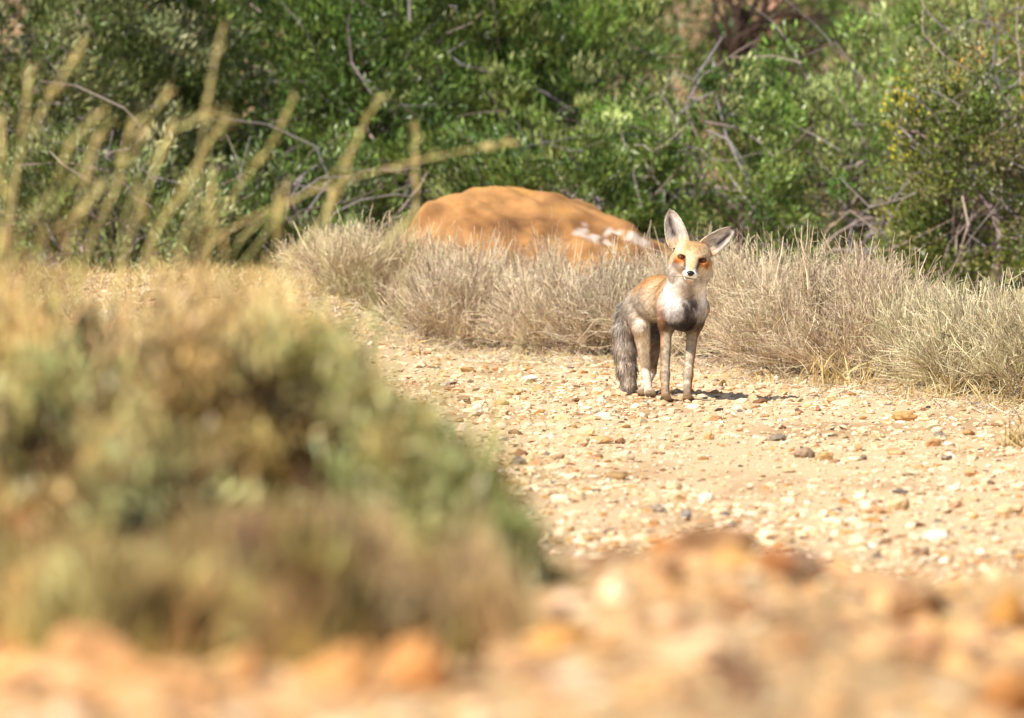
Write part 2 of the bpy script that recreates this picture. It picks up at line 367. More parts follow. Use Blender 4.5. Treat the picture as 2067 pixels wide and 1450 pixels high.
k = sstep(.05, .45, ng)[:, None]; bc = bc * (1 - k) + lin(184, 134, 86, .56) * k
k = sstep(.1, .5, fbm(xx * 4 + 30, zz * 5 + yy * 3))[:, None]; bc = bc * (1 - k) + lin(222, 166, 92, .64) * k
bpx = CX + xx / Yb * FPX; bpy_ = HOR + (CAM_H - zz) / Yb * FPX
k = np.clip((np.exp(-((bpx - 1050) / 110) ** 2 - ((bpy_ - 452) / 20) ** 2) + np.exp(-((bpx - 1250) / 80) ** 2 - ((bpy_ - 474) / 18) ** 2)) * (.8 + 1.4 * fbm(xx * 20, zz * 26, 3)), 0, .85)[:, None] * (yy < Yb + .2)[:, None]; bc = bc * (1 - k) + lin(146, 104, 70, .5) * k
wn = fbm(xx * 26 + 3, zz * 34 + 7) * 2.2 + .15
def spot(x, y, rx, ry): return np.exp(-((bpx - x) / rx) ** 2 - ((bpy_ - y) / ry) ** 2)
k = .85 * (sstep(.54, .72, (spot(1185, 455, 34, 20) + spot(1235, 478, 36, 16) + spot(1280, 488, 26, 12)) * (wn * 1.5 + .3)) * (yy < Yb + .1))[:, None]
bc = bc * (1 - k) + lin(240, 222, 208, .7) * k
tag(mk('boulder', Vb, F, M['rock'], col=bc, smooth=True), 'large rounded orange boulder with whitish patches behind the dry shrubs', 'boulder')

# ------------------------------------------------------------------ dry twiggy shrubs
DRY = [lin(224, 207, 180, .9), lin(205, 188, 166, .84), lin(238, 224, 196, .94), lin(166, 147, 130, .64), lin(211, 200, 166, .86), lin(198, 180, 164, .78)]
def dry_shrub(px, Yd, rad, hgt, label, n=2600, tint=(1, 1, 1), lean=0, wisps=170):
    hgt *= .93; xx = (px - CX) / FPX * Yd; g = float(th(xx, Yd))
    root = empty('dry_shrub', (xx, Yd, g), label, 'shrub', 'dry twiggy shrubs behind the fox')
    tint = np.array(tint)
    # stems: fan out from the base
    ns = 70; n = int(n * .85)
    az = rng.uniform(0, 2 * np.pi, ns); el = np.arccos(rng.uniform(.02, 1, ns) ** .75) * .96
    L = rng.uniform(.65, 1.0, ns)
    d = np.stack([np.sin(el) * np.cos(az) * rad, np.sin(el) * np.sin(az) * rad, np.cos(el) * hgt + .02], -1)
    a = np.stack([rng.normal(size=ns) * rad * .22, rng.normal(size=ns) * rad * .22, np.zeros(ns) - .01], -1)
    b = a * .6 + d * L[:, None] * .85; b[:, 2] = np.maximum(b[:, 2], .015)
    sp = wander(a, b, 7, .05, .12)
    K = np.linspace(1, .3, 7)[None]
    sc = pick(DRY[3:4] + DRY[1:2], [2, 1], ns) * tint
    for q in range(6):
        mk('stem', *tubes(sp[q:q + 1], .0035 * K, sc[q:q + 1], 4)[:2], M['twig'], root, col=sc[q])
    parts = [ribbons(sp[6:], .0018 * K * np.ones((ns - 6, 1)), sc[6:])]
    # twigs branching off the stems
    si = rng.integers(0, ns, n); t = rng.uniform(.12, 1, n) ** .8
    f = t * 6; k0 = np.minimum(f.astype(int), 5); fr = (f - k0)[:, None]
    p0 = sp[si, k0] * (1 - fr) + sp[si, k0 + 1] * fr
    dirv = unit(unit(d[si]) * .8 + rng.normal(size=(n, 3)) * .38 + np.array([lean, 0, .45]))
    ln = rng.uniform(.06, .26, n) * (hgt / .45)
    p1 = p0 + dirv * ln[:, None]; p1[:, 2] = np.maximum(p1[:, 2], .006)
    lim = hgt * (1.06 - .55 * (np.hypot(p1[:, 0], p1[:, 1]) / rad) ** 2)
    p1[:, 2] = np.minimum(p1[:, 2], np.maximum(lim * rng.uniform(.75, 1.3, n), p0[:, 2] + .01))
    tc = pick(DRY, [3, 3, 2.4, 1.5, 1.5, 2], n, .16) * tint
    tp = wander(p0, p1, 4, .05)
    parts.append(ribbons(tp, np.array([[.0012, .001, .0009, .0006]]) * rng.uniform(.7, 1.25, (n, 1)), tc))
    # fine side shoots with tiny buds
    m = int(n * 1.5); ti = rng.integers(0, n, m); fr = rng.uniform(.2, 1, (m, 1))
    q0 = tp[ti, 1] * (1 - fr) + tp[ti, 3] * fr
    q1 = q0 + unit(dirv[ti] + rng.normal(size=(m, 3)) * .7 + np.array([0, 0, .3])) * rng.uniform(.012, .06, (m, 1))
    q1[:, 2] = np.maximum(q1[:, 2], .004)
    fc = pick(DRY, [3, 2, 3.4, .8, 2, 1.4], m, .16) * tint
    parts.append(ribbons(wander(q0, q1, 3, .06), np.array([[.0007, .0007, .001]]) * rng.uniform(.7, 1.3, (m, 1)), fc))
    # tall wisps above the crown
    wz = rng.integers(0, ns, wisps); p0 = sp[wz, 4]
    p1 = p0 + np.stack([rng.normal(size=wisps) * .05 + lean * .1, rng.normal(size=wisps) * .05, rng.uniform(.06, .27, wisps) * hgt / .42], -1)
    parts.append(ribbons(wander(p0, p1, 5, .03), np.array([[.0012, .0012, .0012, .0018, .0009]]) * np.ones((wisps, 1)), pick(DRY, [2, 1, 3, .2, 3, 1], wisps) * tint))
    V, F, C = cat_(parts); tag(mk('twig_mass', V, F, M['twig'], root, col=C), kind='stuff')
    return root
PK, YL, GN = (1.02, .98, .93), (1.05, 1.02, .9), (.97, 1.0, .88)
for a in [
 (665, 25.2, .26, .27, 'low yellowish dry shrub at the left end of the row, beside the left bank', 2600, YL),
 (735, 24.9, .34, .38, 'dry tan shrub in front of the left end of the boulder', 3000, YL),
 (850, 24.9, .30, .42, 'yellow tan dry shrub with thin wisps against the left half of the boulder', 2600, YL),
 (930, 24.2, .40, .42, 'wide pinkish dry shrub at the track edge below the boulder top', 3400, PK),
 (1070, 24.6, .36, .44, 'grey tan dry shrub below the middle of the boulder', 3000, PK),
 (1150, 23.7, .36, .40, 'sprawling dry shrub with bleached sticks left of the fox tail', 3000, PK),
 (1265, 23.6, .34, .44, 'dry tan shrub directly behind the back of the fox', 3000, (1, 1, 1)),
 (1420, 23.3, .34, .47, 'dry shrub behind the head and chest of the fox', 3000, (1, 1, .95)),
 (1520, 22.4, .36, .46, 'pale dry shrub just right of the fox', 3200, (1.05, 1.03, .95)),
 (1640, 21.8, .38, .49, 'tallest pale dry shrub in the middle of the right hand row', 3600, (1.02, 1, .95)),
 (1765, 21.5, .36, .46, 'greyish dry shrub with dark base behind the dry grass tuft', 3400, PK),
 (1880, 20.9, .30, .36, 'low olive tan shrub between the greyish shrub and the one at the right edge', 3000, GN),
 (1985, 20.4, .30, .38, 'olive tan upright shrub near the right edge of the photo', 3400, GN),
 (2085, 20.0, .30, .40, 'dry shrub cut by the right edge of the photo', 3000, GN),
]: dry_shrub(*a)

# dry grass: tufts of broad blades
def grass_tuft(px, Yd, label, nb, L, spread, pal, wts, name='grass_tuft', group='dry grass tufts by the track', w=.0022, cap=None, g=None, singles=0):
    xx = (px - CX) / FPX * Yd; g = float(th(xx, Yd)) if g is None else g
    root = empty(name, (xx, Yd, g), label, 'grass', group)
    a = np.stack([rng.normal(size=nb) * spread * .35, rng.normal(size=nb) * spread * .35, np.zeros(nb) - .004], -1)
    ll = L * rng.uniform(.45, 1.05, nb)
    az = rng.uniform(0, 6.28, nb); el = np.abs(rng.normal(size=nb)) * .45
    dd = np.stack([np.sin(el) * np.cos(az), np.sin(el) * np.sin(az), np.cos(el)], -1)
    t = np.linspace(0, 1, 6)[None, :, None]
    p = a[:, None] + dd[:, None] * ll[:, None, None] * t
    out = np.stack([np.cos(az), np.sin(az), -np.ones(nb) * .7], -1)
    p = p + out[:, None] * (ll * rng.uniform(.05, .45, nb))[:, None, None] * t ** 2.2
    p[..., 2] = np.maximum(p[..., 2], .003)
    rad = np.array([[.8, 1, .95, .8, .5, .1]]) * w * rng.uniform(.6, 1.2, (nb, 1))
    c = pick(pal, wts, nb, .12)
    for q in range(singles):
        V, F, C = ribbons(p[q:q + 1], rad[q:q + 1] * 1.3, c[q:q + 1], face=np.array([[.2, 1, .1]])); mk('blade', V, F, M['twig'], root, col=C)
    V, F, C = ribbons(p[singles:], rad[singles:], c[singles:]); tag(mk('blade_mass', V, F, M['twig'], root, col=C), kind='stuff')
    return root
STRAW = [lin(236, 212, 152, .72), lin(222, 192, 130, .66), lin(244, 226, 178, .78), lin(196, 164, 108, .58)]
for a in [(1645, 20.95, 'tallest straw grass tuft at the foot of the right hand shrubs', 26, .20, .10, 8), (1700, 21.0, 'straw grass tuft with bent blades in front of the greyish shrub', 34, .17, .12, 8),
          (1745, 20.85, 'short straw grass tuft right of the bent bladed one', 26, .12, .1, 4), (1880, 20.15, 'spreading yellow grass tuft under the olive tan shrub', 60, .11, .18, 4),
          (2010, 19.75, 'pale grass tuft at the foot of the shrub near the right edge', 50, .12, .16, 4), (1560, 21.3, 'small sparse grass tuft right of the fox shadow', 22, .07, .1, 2), (2062, 17.3, 'dry grass tuft on the gravel at the right edge of the photo', 70, .13, .1, 3)]:
    grass_tuft(*a[:6], STRAW, [4, 4, 2, 2], singles=a[6])
# fallen twigs and straw under the shrubs
n = 5200
px = rng.uniform(560, 2150, n); yb = np.interp(px, [560, 700, 930, 1250, 1420, 1640, 1880, 2150], [25.0, 24.4, 23.7, 23.1, 22.7, 21.3, 20.3, 19.3]) + np.abs(rng.normal(size=n)) * rng.choice([-.35, .8], n)
xb = (px - CX) / FPX * yb; a = np.stack([xb, yb, th(xb, yb) + .003], -1); az = rng.uniform(0, 6.28, n)
b = a + np.stack([np.cos(az), np.sin(az), np.abs(rng.normal(size=n)) * .25], -1) * rng.uniform(.02, .11, (n, 1))
V, F, C = ribbons(wander(a, b, 4, .08), np.array([[.0014, .0014, .0012, .0006]]) * rng.uniform(.6, 1.4, (n, 1)), pick(DRY + STRAW, [2, 3, 1, 3, 2, 2, 2, 2, 1, 2], n, .18), face=np.array([0, -.5, 1.]) + rng.normal(size=(n, 3)) * .3)
tag(mk('twig_litter', V, F, M['twig'], col=C), kind='stuff')
# straw on the left bank: short grass nobody could count
nb = 9000
y = rng.uniform(22.3, 27.2, nb); x = (rng.uniform(-250, 700, nb) - CX) / FPX * y
kp = fbm(x * 3, y * 1.5) + .25 - .25 * sstep(600, 700, CX + x / y * FPX) > 0; x, y = x[kp], y[kp]; nb = len(x)
a = np.stack([x, y, th(x, y) - .004], -1); L = rng.uniform(.02, .09, nb) * (1 + fbm(x * 2, y * 2))
p1 = a + np.stack([rng.normal(size=nb) * .5, rng.normal(size=nb) * .5, rng.uniform(.4, 1, nb)], -1) * L[:, None]
V, F, C = ribbons(wander(a, p1, 4, .1), np.array([[.0015, .0015, .0012, .0004]]) * rng.uniform(.6, 1.3, (nb, 1)), pick(STRAW, [4, 4, 3, 2], nb))
tag(mk('dry_grass', V, F, M['twig'], col=C), kind='stuff')

# ------------------------------------------------------------------ leafy things
def leaves(c, d, L, W, col):
    """folded diamond leaves: centre, direction, length, width"""
    n = len(c); s = unit(np.cross(d, rng.normal(size=(n, 3)))); u = np.cross(s, d)
    L = L[:, None]; W = W[:, None]
    tip, bse = c + d * L * .5 + u * L * .06, c - d * L * .5
    l, r = c - s * W * .5 + u * W * .18, c + s * W * .5 + u * W * .18
    V = np.stack([bse, r, tip, l], 1).reshape(-1, 3); i = np.arange(n) * 4
    F = np.concatenate([np.stack([i, i + 1, i + 2], -1), np.stack([i, i + 2, i + 3], -1)])
    return V, F, np.repeat(col, 4, 0)
def bush(px, Yd, rx, ry, hgt, label, pal, wts, nc=420, per=70, leaf=(.05, .013), clump=.13, upward=.5, twigs=60, open_=.0, name='green_bush', cat='bush', low=.05, gap=.1):
    xx = (px - CX) / FPX * Yd; g = float(th(xx, Yd)) - .02
    root = empty(name, (xx, Yd, g), label, cat, 'green bushes behind the track')
    # clump centres in the outer shell of an uneven dome
    az = rng.uniform(0, 2 * np.pi, nc * 3); u = rng.uniform(low, 1, nc * 3); r = rng.uniform(.55, 1.0, nc * 3) ** .6
    lump = 1 + .3 * fbm(az * 1.9 + px, u * 4.0, 3)
    cc = np.stack([np.cos(az) * np.sqrt(1 - (u * .93) ** 3.5) * rx, np.sin(az) * np.sqrt(1 - (u * .93) ** 3.5) * ry, u * hgt], -1) * (r * lump)[:, None]
    cc[:, 2] = np.maximum(cc[:, 2], .06)
    keep = fbm(cc[:, 0] * 2.6 + px, cc[:, 2] * 2.6 + cc[:, 1], 3) > -gap
    cc = cc[keep][:nc]; nc = len(cc)
    out = unit(cc - np.array([0, 0, hgt * .25]))
    trunk_top = np.array([0, 0, hgt * .25])
    bk = [lin(172, 160, 162, .62), lin(140, 124, 116, .48), lin(192, 172, 162, .66)]
    nt_ = 5
    a = np.stack([rng.normal(size=nt_) * rx * .12, rng.normal(size=nt_) * ry * .12, np.zeros(nt_) - .03], -1); b = a * 2.5 + np.array([0, 0, hgt * .35]) + rng.normal(size=(nt_, 3)) * .06
    tp = wander(a, b, 6, .08); bc_ = pick(bk, [1, 2, .5], nt_)
    for q in range(nt_): mk('trunk' if q == 0 else 'branch', *tubes(tp[q:q + 1], np.linspace(.03, .017, 6)[None], bc_[q:q + 1], 6)[:2], M['bark'], root, col=bc_[q], smooth=True)
    nb = 8; sel = rng.choice(nc, nb, replace=False)
    bp = wander(tp[rng.integers(0, nt_, nb), 4], cc[sel] * np.array([.98, .98, 1.0]), 8, .2, .1); bc_ = pick(bk, [2, 1, 2], nb)
    for q in range(nb): mk('branch', *tubes(bp[q:q + 1], np.linspace(.0095, .0028, 8)[None], bc_[q:q + 1] * .8, 5)[:2], M['bark'], root, col=bc_[q], smooth=True)
    # twigs: from the limbs into clumps, and bare ones poking out of the crown
    sel = rng.integers(0, nc, twigs); st = bp[rng.integers(0, nb, twigs), rng.integers(3, 8, twigs)]
    near_ = cc[sel]; st = near_ + (st - near_) * np.minimum(1, .5 / np.maximum(np.linalg.norm(st - near_, axis=1), .01))[:, None]
    en = near_ + out[sel] * rng.uniform(.0, .3, (twigs, 1)) + rng.normal(size=(twigs, 3)) * .05
    twp = wander(st, en, 6, .17)
    V, F, C = tubes(twp, np.linspace(.0062, .0022, 6)[None] * rng.uniform(.6, 1.3, (twigs, 1)), pick(bk, [3, 1, 2], twigs), 3)
    tag(mk('twig_tangle', V, F, M['bark'], root, col=C), kind='stuff')
    n = nc * per; ci = np.repeat(np.arange(nc), per)
    sh = rng.normal(size=(n, 3)); sh = sh / np.linalg.norm(sh, axis=1, keepdims=True) * rng.uniform(.15, 1, (n, 1)) ** .5
    cs = clump * rng.uniform(.6, 1.35, nc)
    lc = cc[ci] + sh * cs[ci][:, None] * np.array([1, 1, .9])
    ld = unit(out[ci] * .5 + sh * .55 + rng.normal(size=(n, 3)) * .45 + np.array([0, 0, upward]))
    base = 1.27 * pick(pal, wts, nc, .2)[ci]; col = np.clip(base * (1 + rng.normal(size=(n, 1)) * .22), .006, .8)
    ok = lc[:, 2] > .01
    V, F, C = leaves(lc[ok], ld[ok], leaf[0] * 1.04 * rng.uniform(.65, 1.3, n)[ok], leaf[1] * 1.06 * rng.uniform(.7, 1.25, n)[ok], col[ok])
    tag(mk('foliage', V, F, M['leaf'], root, col=C), kind='stuff')
    return root
OLV = [lin(138, 148, 92, .7), lin(108, 124, 60, .62), lin(164, 168, 122, .7), lin(92, 110, 50, .6)]
GRN = [lin(116, 140, 68, .66), lin(88, 116, 52, .62), lin(136, 156, 78, .68), lin(158, 170, 102, .72)]
DGN = [lin(86, 114, 50, .6), lin(106, 132, 60, .64), lin(124, 144, 72, .64)]
LGN = [lin(142, 164, 84, .7), lin(118, 152, 62, .66), lin(174, 184, 116, .74), lin(156, 158, 92, .66)]
SPK = [lin(122, 136, 60, .62), lin(92, 108, 42, .58), lin(184, 176, 62, .72), lin(196, 158, 78, .6), lin(150, 152, 98, .66)]
bush(40, 32.0, 1.0, .7, 2.3, 'grey green bush at the far left behind the tall grass stalks', OLV, [3, 3, 2, 2], 620, gap=.3)
bush(430, 33.0, 1.0, .75, 2.3, 'dark green bush left of centre behind the tall grass stalks', OLV + DGN, [2, 2, 1, 2, 3, 2, 2], 640, gap=.3)
bush(800, 32.6, .95, .7, 2.4, 'deep green bush directly behind the boulder', GRN + DGN, [2, 2, 1, .5, 3, 3, 2], 600, gap=.25)
bush(1120, 32.6, .78, .65, 2.3, 'large bright green bush between the boulder and the gap in the bushes', GRN + LGN, [3, 2, 3, 1, 2, 3, 2, 1], 440, leaf=(.062, .013), upward=.9)
bush(1120, 30.6, .6, .45, .95, 'low dark green bush right behind the boulder top', DGN + GRN, [2, 2, 2, 1, 2, 1, 1], 200, clump=.11)
bush(1420, 30.8, .62, .5, 1.12, 'rounded mid green bush above the head of the fox', GRN + LGN, [3, 2, 2, 1, 2, 3, 1, 1], 240, leaf=(.042, .014), clump=.11)
bush(1720, 31.5, .78, .6, 1.3, 'loose light green bush with many bare twigs right of the fox', LGN + GRN, [3, 3, 2, 2, 2, 1, 2, 1], 300, per=64, twigs=150, clump=.13, gap=.2)
bush(1960, 32.2, .74, .6, 1.72, 'airy pale green bush with tall shoots behind the right edge bush', LGN, [2, 2, 3, 2], 320, per=64, twigs=130, upward=.8, gap=.25)
bush(2060, 28.6, .62, .5, 1.4, 'small leaved bush with fine bare twigs at the right edge', SPK, [4, 4, .25, .05, 3], 400, per=64, leaf=(.028, .015), clump=.12, twigs=130, gap=.3)
bush(1760, 29.2, .45, .35, .62, 'low green bush behind the right hand dry shrubs', GRN + SPK, [3, 3, 2, 1, 2, 2, .5, .3, 1], 130, leaf=(.034, .014), clump=.1)
bush(620, 30.4, .55, .4, .75, 'low dark bush left of the boulder behind the left bank', DGN + OLV, [3, 3, 2, 2, 2, 1, 2], 160, clump=.11)
bush(230, 29.8, .6, .4, .8, 'low olive bush behind the left bank under the grass stalks', OLV, [3, 3, 2, 2], 170, clump=.11)
bush(230, 35.5, 1.3, .6, 2.7, 'dark green bush filling the space behind the two left bushes', DGN + OLV, [3, 3, 2, 1, 1, 1, 1], 380, 50, leaf=(.07, .024), gap=.5, clump=.16)
bush(660, 35.8, 1.2, .6, 2.7, 'dark green bush filling the space left of the deep green bush', DGN, [3, 3, 2], 380, 50, leaf=(.07, .024), gap=.5, clump=.16)
bush(1010, 36.0, 1.0, .6, 2.4, 'dark green bush behind the deep green and the bright green bush', DGN, [3, 3, 2], 280, 50, leaf=(.06, .02))
# outside the frame on both sides
bush(-420, 31.5, .9, .7, 2.2, 'grey green bush beyond the left edge of the photo', OLV, [3, 3, 2, 2], 170)
bush(2480, 30.5, .9, .7, 1.9, 'pale green bush beyond the right edge of the photo', LGN, [2, 2, 2, 2], 170)
# farther off
for px, Yd, rx, h, lb in [(1790, 54, 1.1, 2.2, 'dark green far bush in the gap at the top right'), (2020, 56, 1.4, 2.6, 'far green bush at the top right corner'), (1300, 58, 1.3, 3.2, 'far bush hidden behind the large bright green bush')]:
    bush(px, Yd, rx, 1.0, h, lb, DGN, [3, 2, 2], 190, 60, leaf=(.09, .03), clump=.26)

# bare dark tree in the gap
xx = (1478 - CX) / FPX * 40.0; g = float(th(xx, 40.0))
dead = empty('bare_tree', (xx, 40.0, g), 'bare dark brown tree with many thin branches in the gap at the top', 'tree')
dk = lin(96, 78, 70, .45)
tp = np.array([[(0, 0, -.05), (.02, 0, .4), (-.03, .02, .7), (.0, 0, .95), (-.02, 0, 1.1), (.02, 0, 1.25), (.05, 0, 1.4)]])
mk('trunk', *tubes(tp, np.array([[.085, .075, .07, .06, .05, .035, .02]]), dk[None], 8)[:2], M['bark'], dead, col=dk, smooth=True)
nb = 30; k0 = rng.integers(2, 7, nb); st = tp[0, k0]
ang = rng.uniform(.0, 2.0, nb); en = st + np.stack([np.cos(ang), rng.normal(size=nb) * .4, np.sin(ang)], -1) * rng.uniform(.4, .95, (nb, 1))
bp = wander(st, en, 7, .1, .06)
for q in range(nb): mk('branch', *tubes(bp[q:q + 1], np.linspace(.02, .004, 7)[None], dk[None], 5)[:2], M['bark'], dead, col=dk * random.uniform(.8, 1.4), smooth=True)
n = 260; st = bp[rng.integers(0, nb, n), rng.integers(2, 7, n)]; en = st + unit(rng.normal(size=(n, 3)) + np.array([.3, 0, .4])) * rng.uniform(.1, .35, (n, 1))
V, F, C = tubes(wander(st, en, 5, .1), np.linspace(.006, .002, 5)[None] * np.ones((n, 1)), np.repeat(dk[None], n, 0), 3)
tag(mk('twig_tangle', V, F, M['bark'], dead, col=C), kind='stuff')
for px, py, Yd, wp, hp, c, lb in [(1560, 45, 72.0, 150, 150, lin(226, 176, 146, .62), 'pinkish tan far rock in the gap at the top of the photo'), (1680, 60, 70.0, 110, 80, lin(170, 150, 134, .5), 'grey brown far rock to the right of the pinkish tan one')]:
    sc = Yd / FPX; o = stone_mesh('far_rock', wp * sc, wp * sc, hp * sc, c, 3, seed=900 + px); p = at(px, py, Yd); o.location = (p[0], Yd, max(p[2], float(th(p[0], Yd)) + hp * sc * .2))
    tag(o, lb, 'rock', 'rocks on the far slope')

# ------------------------------------------------------------------ tall grass stalks on the left (near, out of focus)
stalks = {
 'tall yellow grass clump at the left edge with leaning seed heads': (20, 9.4, [[(5, 600), (12, 483), (23, 348), (50, 293), (89, 216), (131, 147), (170, 90)], [(20, 600), (35, 470), (110, 390), (140, 290), (200, 232)], [(0, 600), (18, 460), (40, 300), (48, 220), (62, 125)],
   [(60, 600), (75, 480), (120, 400), (170, 330), (210, 260)], [(-20, 560), (-5, 430), (3, 330), (-5, 250)], [(40, 590), (90, 470), (150, 440), (190, 390)]]),
 'tall yellow grass clump in the middle of the left side with upright stalks': (190, 9.6, [[(150, 600), (165, 535), (230, 400), (250, 300), (268, 250)], [(150, 590), (190, 450), (255, 360), (300, 240), (342, 185)], [(230, 600), (270, 450), (300, 380), (330, 300), (350, 250)],
   [(110, 600), (140, 500), (165, 400), (185, 330), (196, 290)], [(260, 600), (290, 520), (330, 440), (400, 330), (462, 236)], [(250, 600), (300, 500), (330, 440), (365, 400), (395, 345)], [(320, 600), (310, 500), (295, 440), (280, 380)], [(330, 600), (370, 480), (395, 400), (410, 220), (442, 66)], [(230, 600), (250, 420), (320, 290), (400, 225), (460, 240)]]),
 'yellow grass clump left of the boulder with one stalk bent far to the right': (400, 9.9, [[(360, 600), (400, 490), (540, 420), (690, 362), (820, 330), (940, 302), (1030, 288)], [(400, 600), (430, 450), (500, 350), (550, 290), (592, 196)], [(420, 600), (480, 470), (600, 400), (690, 350), (740, 240), (762, 208)],
   [(380, 600), (390, 480), (420, 420), (430, 355)], [(430, 600), (500, 520), (560, 440), (575, 385)], [(520, 600), (600, 500), (640, 460), (690, 380), (705, 320)]]),
 'faint grass clump with upright stalks in front of the boulder': (780, 10.2, [[(800, 640), (830, 500), (842, 400), (836, 262)], [(530, 640), (545, 540), (560, 470), (566, 400)], [(660, 640), (650, 520), (660, 440), (668, 390)], [(760, 640), (740, 540), (790, 480), (830, 440)]])}
SH = [lin(226, 212, 150, .95), lin(212, 196, 132, .92), lin(200, 192, 128, .9), lin(228, 204, 140, .94)]
for lb, (px, Yd, lst) in stalks.items():
    xx = (px - CX) / FPX * Yd; g = float(th(xx, Yd))
    root = empty('tall_grass_clump', (xx, Yd, g), lb, 'grass', 'tall grass clumps in front of the bushes')
    base = np.array([xx, Yd, g])
    for poly in lst:
        dY = random.uniform(-.35, .35); pts = np.array([at(a, b, Yd + dY) for a, b in poly]) - base
        foot = pts[0].copy(); foot[:2] = foot[:2] * .5; foot[2] = float(th(xx + foot[0], Yd + foot[1])) - g - .01
        pts = np.vstack([foot, pts]); pts[:, 1] += np.linspace(0, 1, len(pts)) * random.uniform(-.1, .1)
        s = np.linspace(0, len(pts) - 1, 16); pp = np.stack([np.interp(s, np.arange(len(pts)), pts[:, k]) for k in range(3)], -1)
        for _ in range(2): pp[1:-1] = (pp[:-2] + 2 * pp[1:-1] + pp[2:]) / 4
        c = pick(SH, [2, 2, 2, 1], 1)
        st = mk('stalk', *tubes(pp[None], np.linspace(.0019, .001, 16)[None], c, 5)[:2], M['twig'], root, col=c[0], smooth=True)
        # feathery seed head on the upper third
        n = 34; k = rng.uniform(9.5, 15, n); k0 = np.minimum(k.astype(int), 14); fr = (k - k0)[:, None]
        p0 = pp[k0] * (1 - fr) + pp[k0 + 1] * fr; dr = unit(pp[k0 + 1] - pp[k0])
        p1 = p0 + unit(dr + rng.normal(size=(n, 3)) * .2) * rng.uniform(.010, .03, (n, 1))
        V, F, C = ribbons(wander(p0, p1, 3, .05), np.array([[.001, .0015, .0005]]) * np.ones((n, 1)), pick(SH, [3, 2, 2, 2], n))
        sh_ = mk('seed_head', V, F, M['twig'], st, col=C)
    nb = 110; a = np.stack([rng.normal(size=nb) * .09, rng.normal(size=nb) * .2, np.zeros(nb)], -1)
    b = a + np.stack([rng.normal(size=nb) * .1 + .05, rng.normal(size=nb) * .1, rng.uniform(.25, .62, nb)], -1)
    V, F, C = ribbons(wander(a, b, 6, .05), np.array([[.0022, .0022, .002, .0017, .0012, .0004]]) * np.ones((nb, 1)), pick(SH, [3, 3, 3, 1], nb))
    tag(mk('blade_mass', V, F, M['twig'], root, col=C), kind='stuff')

# ------------------------------------------------------------------ foreground plants (near, far out of focus)
def fore(px, Yd, py_top, wpx, label, pal, wts, nc, per, leaf, name, cat, upward=.6, clump=.03, skew=0.0, mode='leaf', low=.0, ry=.16):
    """a low plant on the near bank; built in clumps that each have a colour of their own"""
    xx = (px - CX) / FPX * Yd; g = float(th(xx, Yd)); rx = wpx / 2 / FPX * Yd
    hgt = CAM_H - (py_top - HOR) / FPX * Yd - g
    root = empty(name, (xx, Yd, g), label, cat, 'low plants on the near bank')
    az = rng.uniform(0, 6.28, nc); u = rng.uniform(low, 1, nc); r = rng.uniform(.3, 1, nc) ** .5
    k = np.sqrt(1 - (u * .95) ** 2)
    cc = np.stack([np.cos(az) * k * rx, np.sin(az) * k * ry, u * hgt], -1) * r[:, None]
    wv_ = 1 + .55 * fbm(az * 1.6 + px * .01, u * 3 + Yd, 3)
    cc[:, 2] *= np.clip(wv_ + .3 * fbm(cc[:, 0] * 40 + px, cc[:, 1] * 9, 2), .5, 1.06); cc[:, :2] *= (1 + .25 * (wv_ - 1))[:, None]
    cc[:, 0] += skew * (.5 - cc[:, 2] / hgt) * rx; cc[:, 2] = np.maximum(cc[:, 2], .012)
    ccol = .92 * pick(pal, wts, nc, .24)
    ns = 14; st = np.stack([rng.normal(size=ns) * rx * .3, rng.normal(size=ns) * ry * .3, np.zeros(ns) - .005], -1)
    sp = wander(st, cc[rng.integers(0, nc, ns)], 6, .08)
    for q in range(4): mk('stem', *tubes(sp[q:q + 1], np.linspace(.003, .0012, 6)[None], ccol[q:q + 1], 4)[:2], M['bark'], root, col=lin(120, 92, 66, .5))
    n = nc * per; ci = np.repeat(np.arange(nc), per); sh = rng.normal(size=(n, 3)) * clump * rng.uniform(.35, .85, nc)[ci][:, None]
    lc = cc[ci] + sh; lc[:, 2] = np.maximum(lc[:, 2], .004)
    ld = unit(unit(cc[ci]) * .5 + rng.normal(size=(n, 3)) * .5 + np.array([0, 0, upward])); col = np.clip(ccol[ci] * (1 + rng.normal(size=(n, 1)) * .15), .005, .9)
    if mode == 'leaf':
        V, F, C = leaves(lc, ld, leaf[0] * rng.uniform(.6, 1.3, n), leaf[1] * rng.uniform(.7, 1.3, n), col)
    else:
        V, F, C = ribbons(wander(lc - ld * leaf[0] * .5, lc + ld * leaf[0] * .5, 3, .06), np.array([[1, .9, .3]]) * leaf[1] * .5 * np.ones((n, 1)), col)
    tag(mk('foliage' if mode == 'leaf' else 'blade_mass', V, F, M['leaf'] if mode == 'leaf' else M['twig'], root, col=C), kind='stuff')
    return root
gG, gY, gO, gB, gT, gD, gR, gS = (lin(190, 186, 128, .98), lin(210, 196, 124, .98), lin(190, 168, 100, .95), lin(176, 142, 92, .9), lin(232, 198, 136, .95), lin(104, 80, 44, .6), lin(214, 160, 92, .84), lin(238, 208, 150, .95))
gK = lin(66, 58, 34, .5)
fore(660, 7.0, 660, 360, 'grey green blurred shrub sloping down to the right in front of the track', [gG, gY, gO, lin(160, 162, 98, .88), gD, gK, lin(150, 152, 66, .8)], [3.4, 3.4, 2, 3, .7, .2, 2], 90, 120, (.022, .007), 'low_shrub', 'shrub', skew=.8, clump=.036)
fore(850, 6.7, 860, 330, 'low grey green blurred shrub at the right end of the foreground plants', [gG, gO, lin(164, 170, 108, .9), gD, gK, lin(150, 152, 66, .8)], [4, 2, 3, .7, .2, 2], 60, 110, (.022, .007), 'low_shrub', 'shrub', skew=.9, clump=.036)
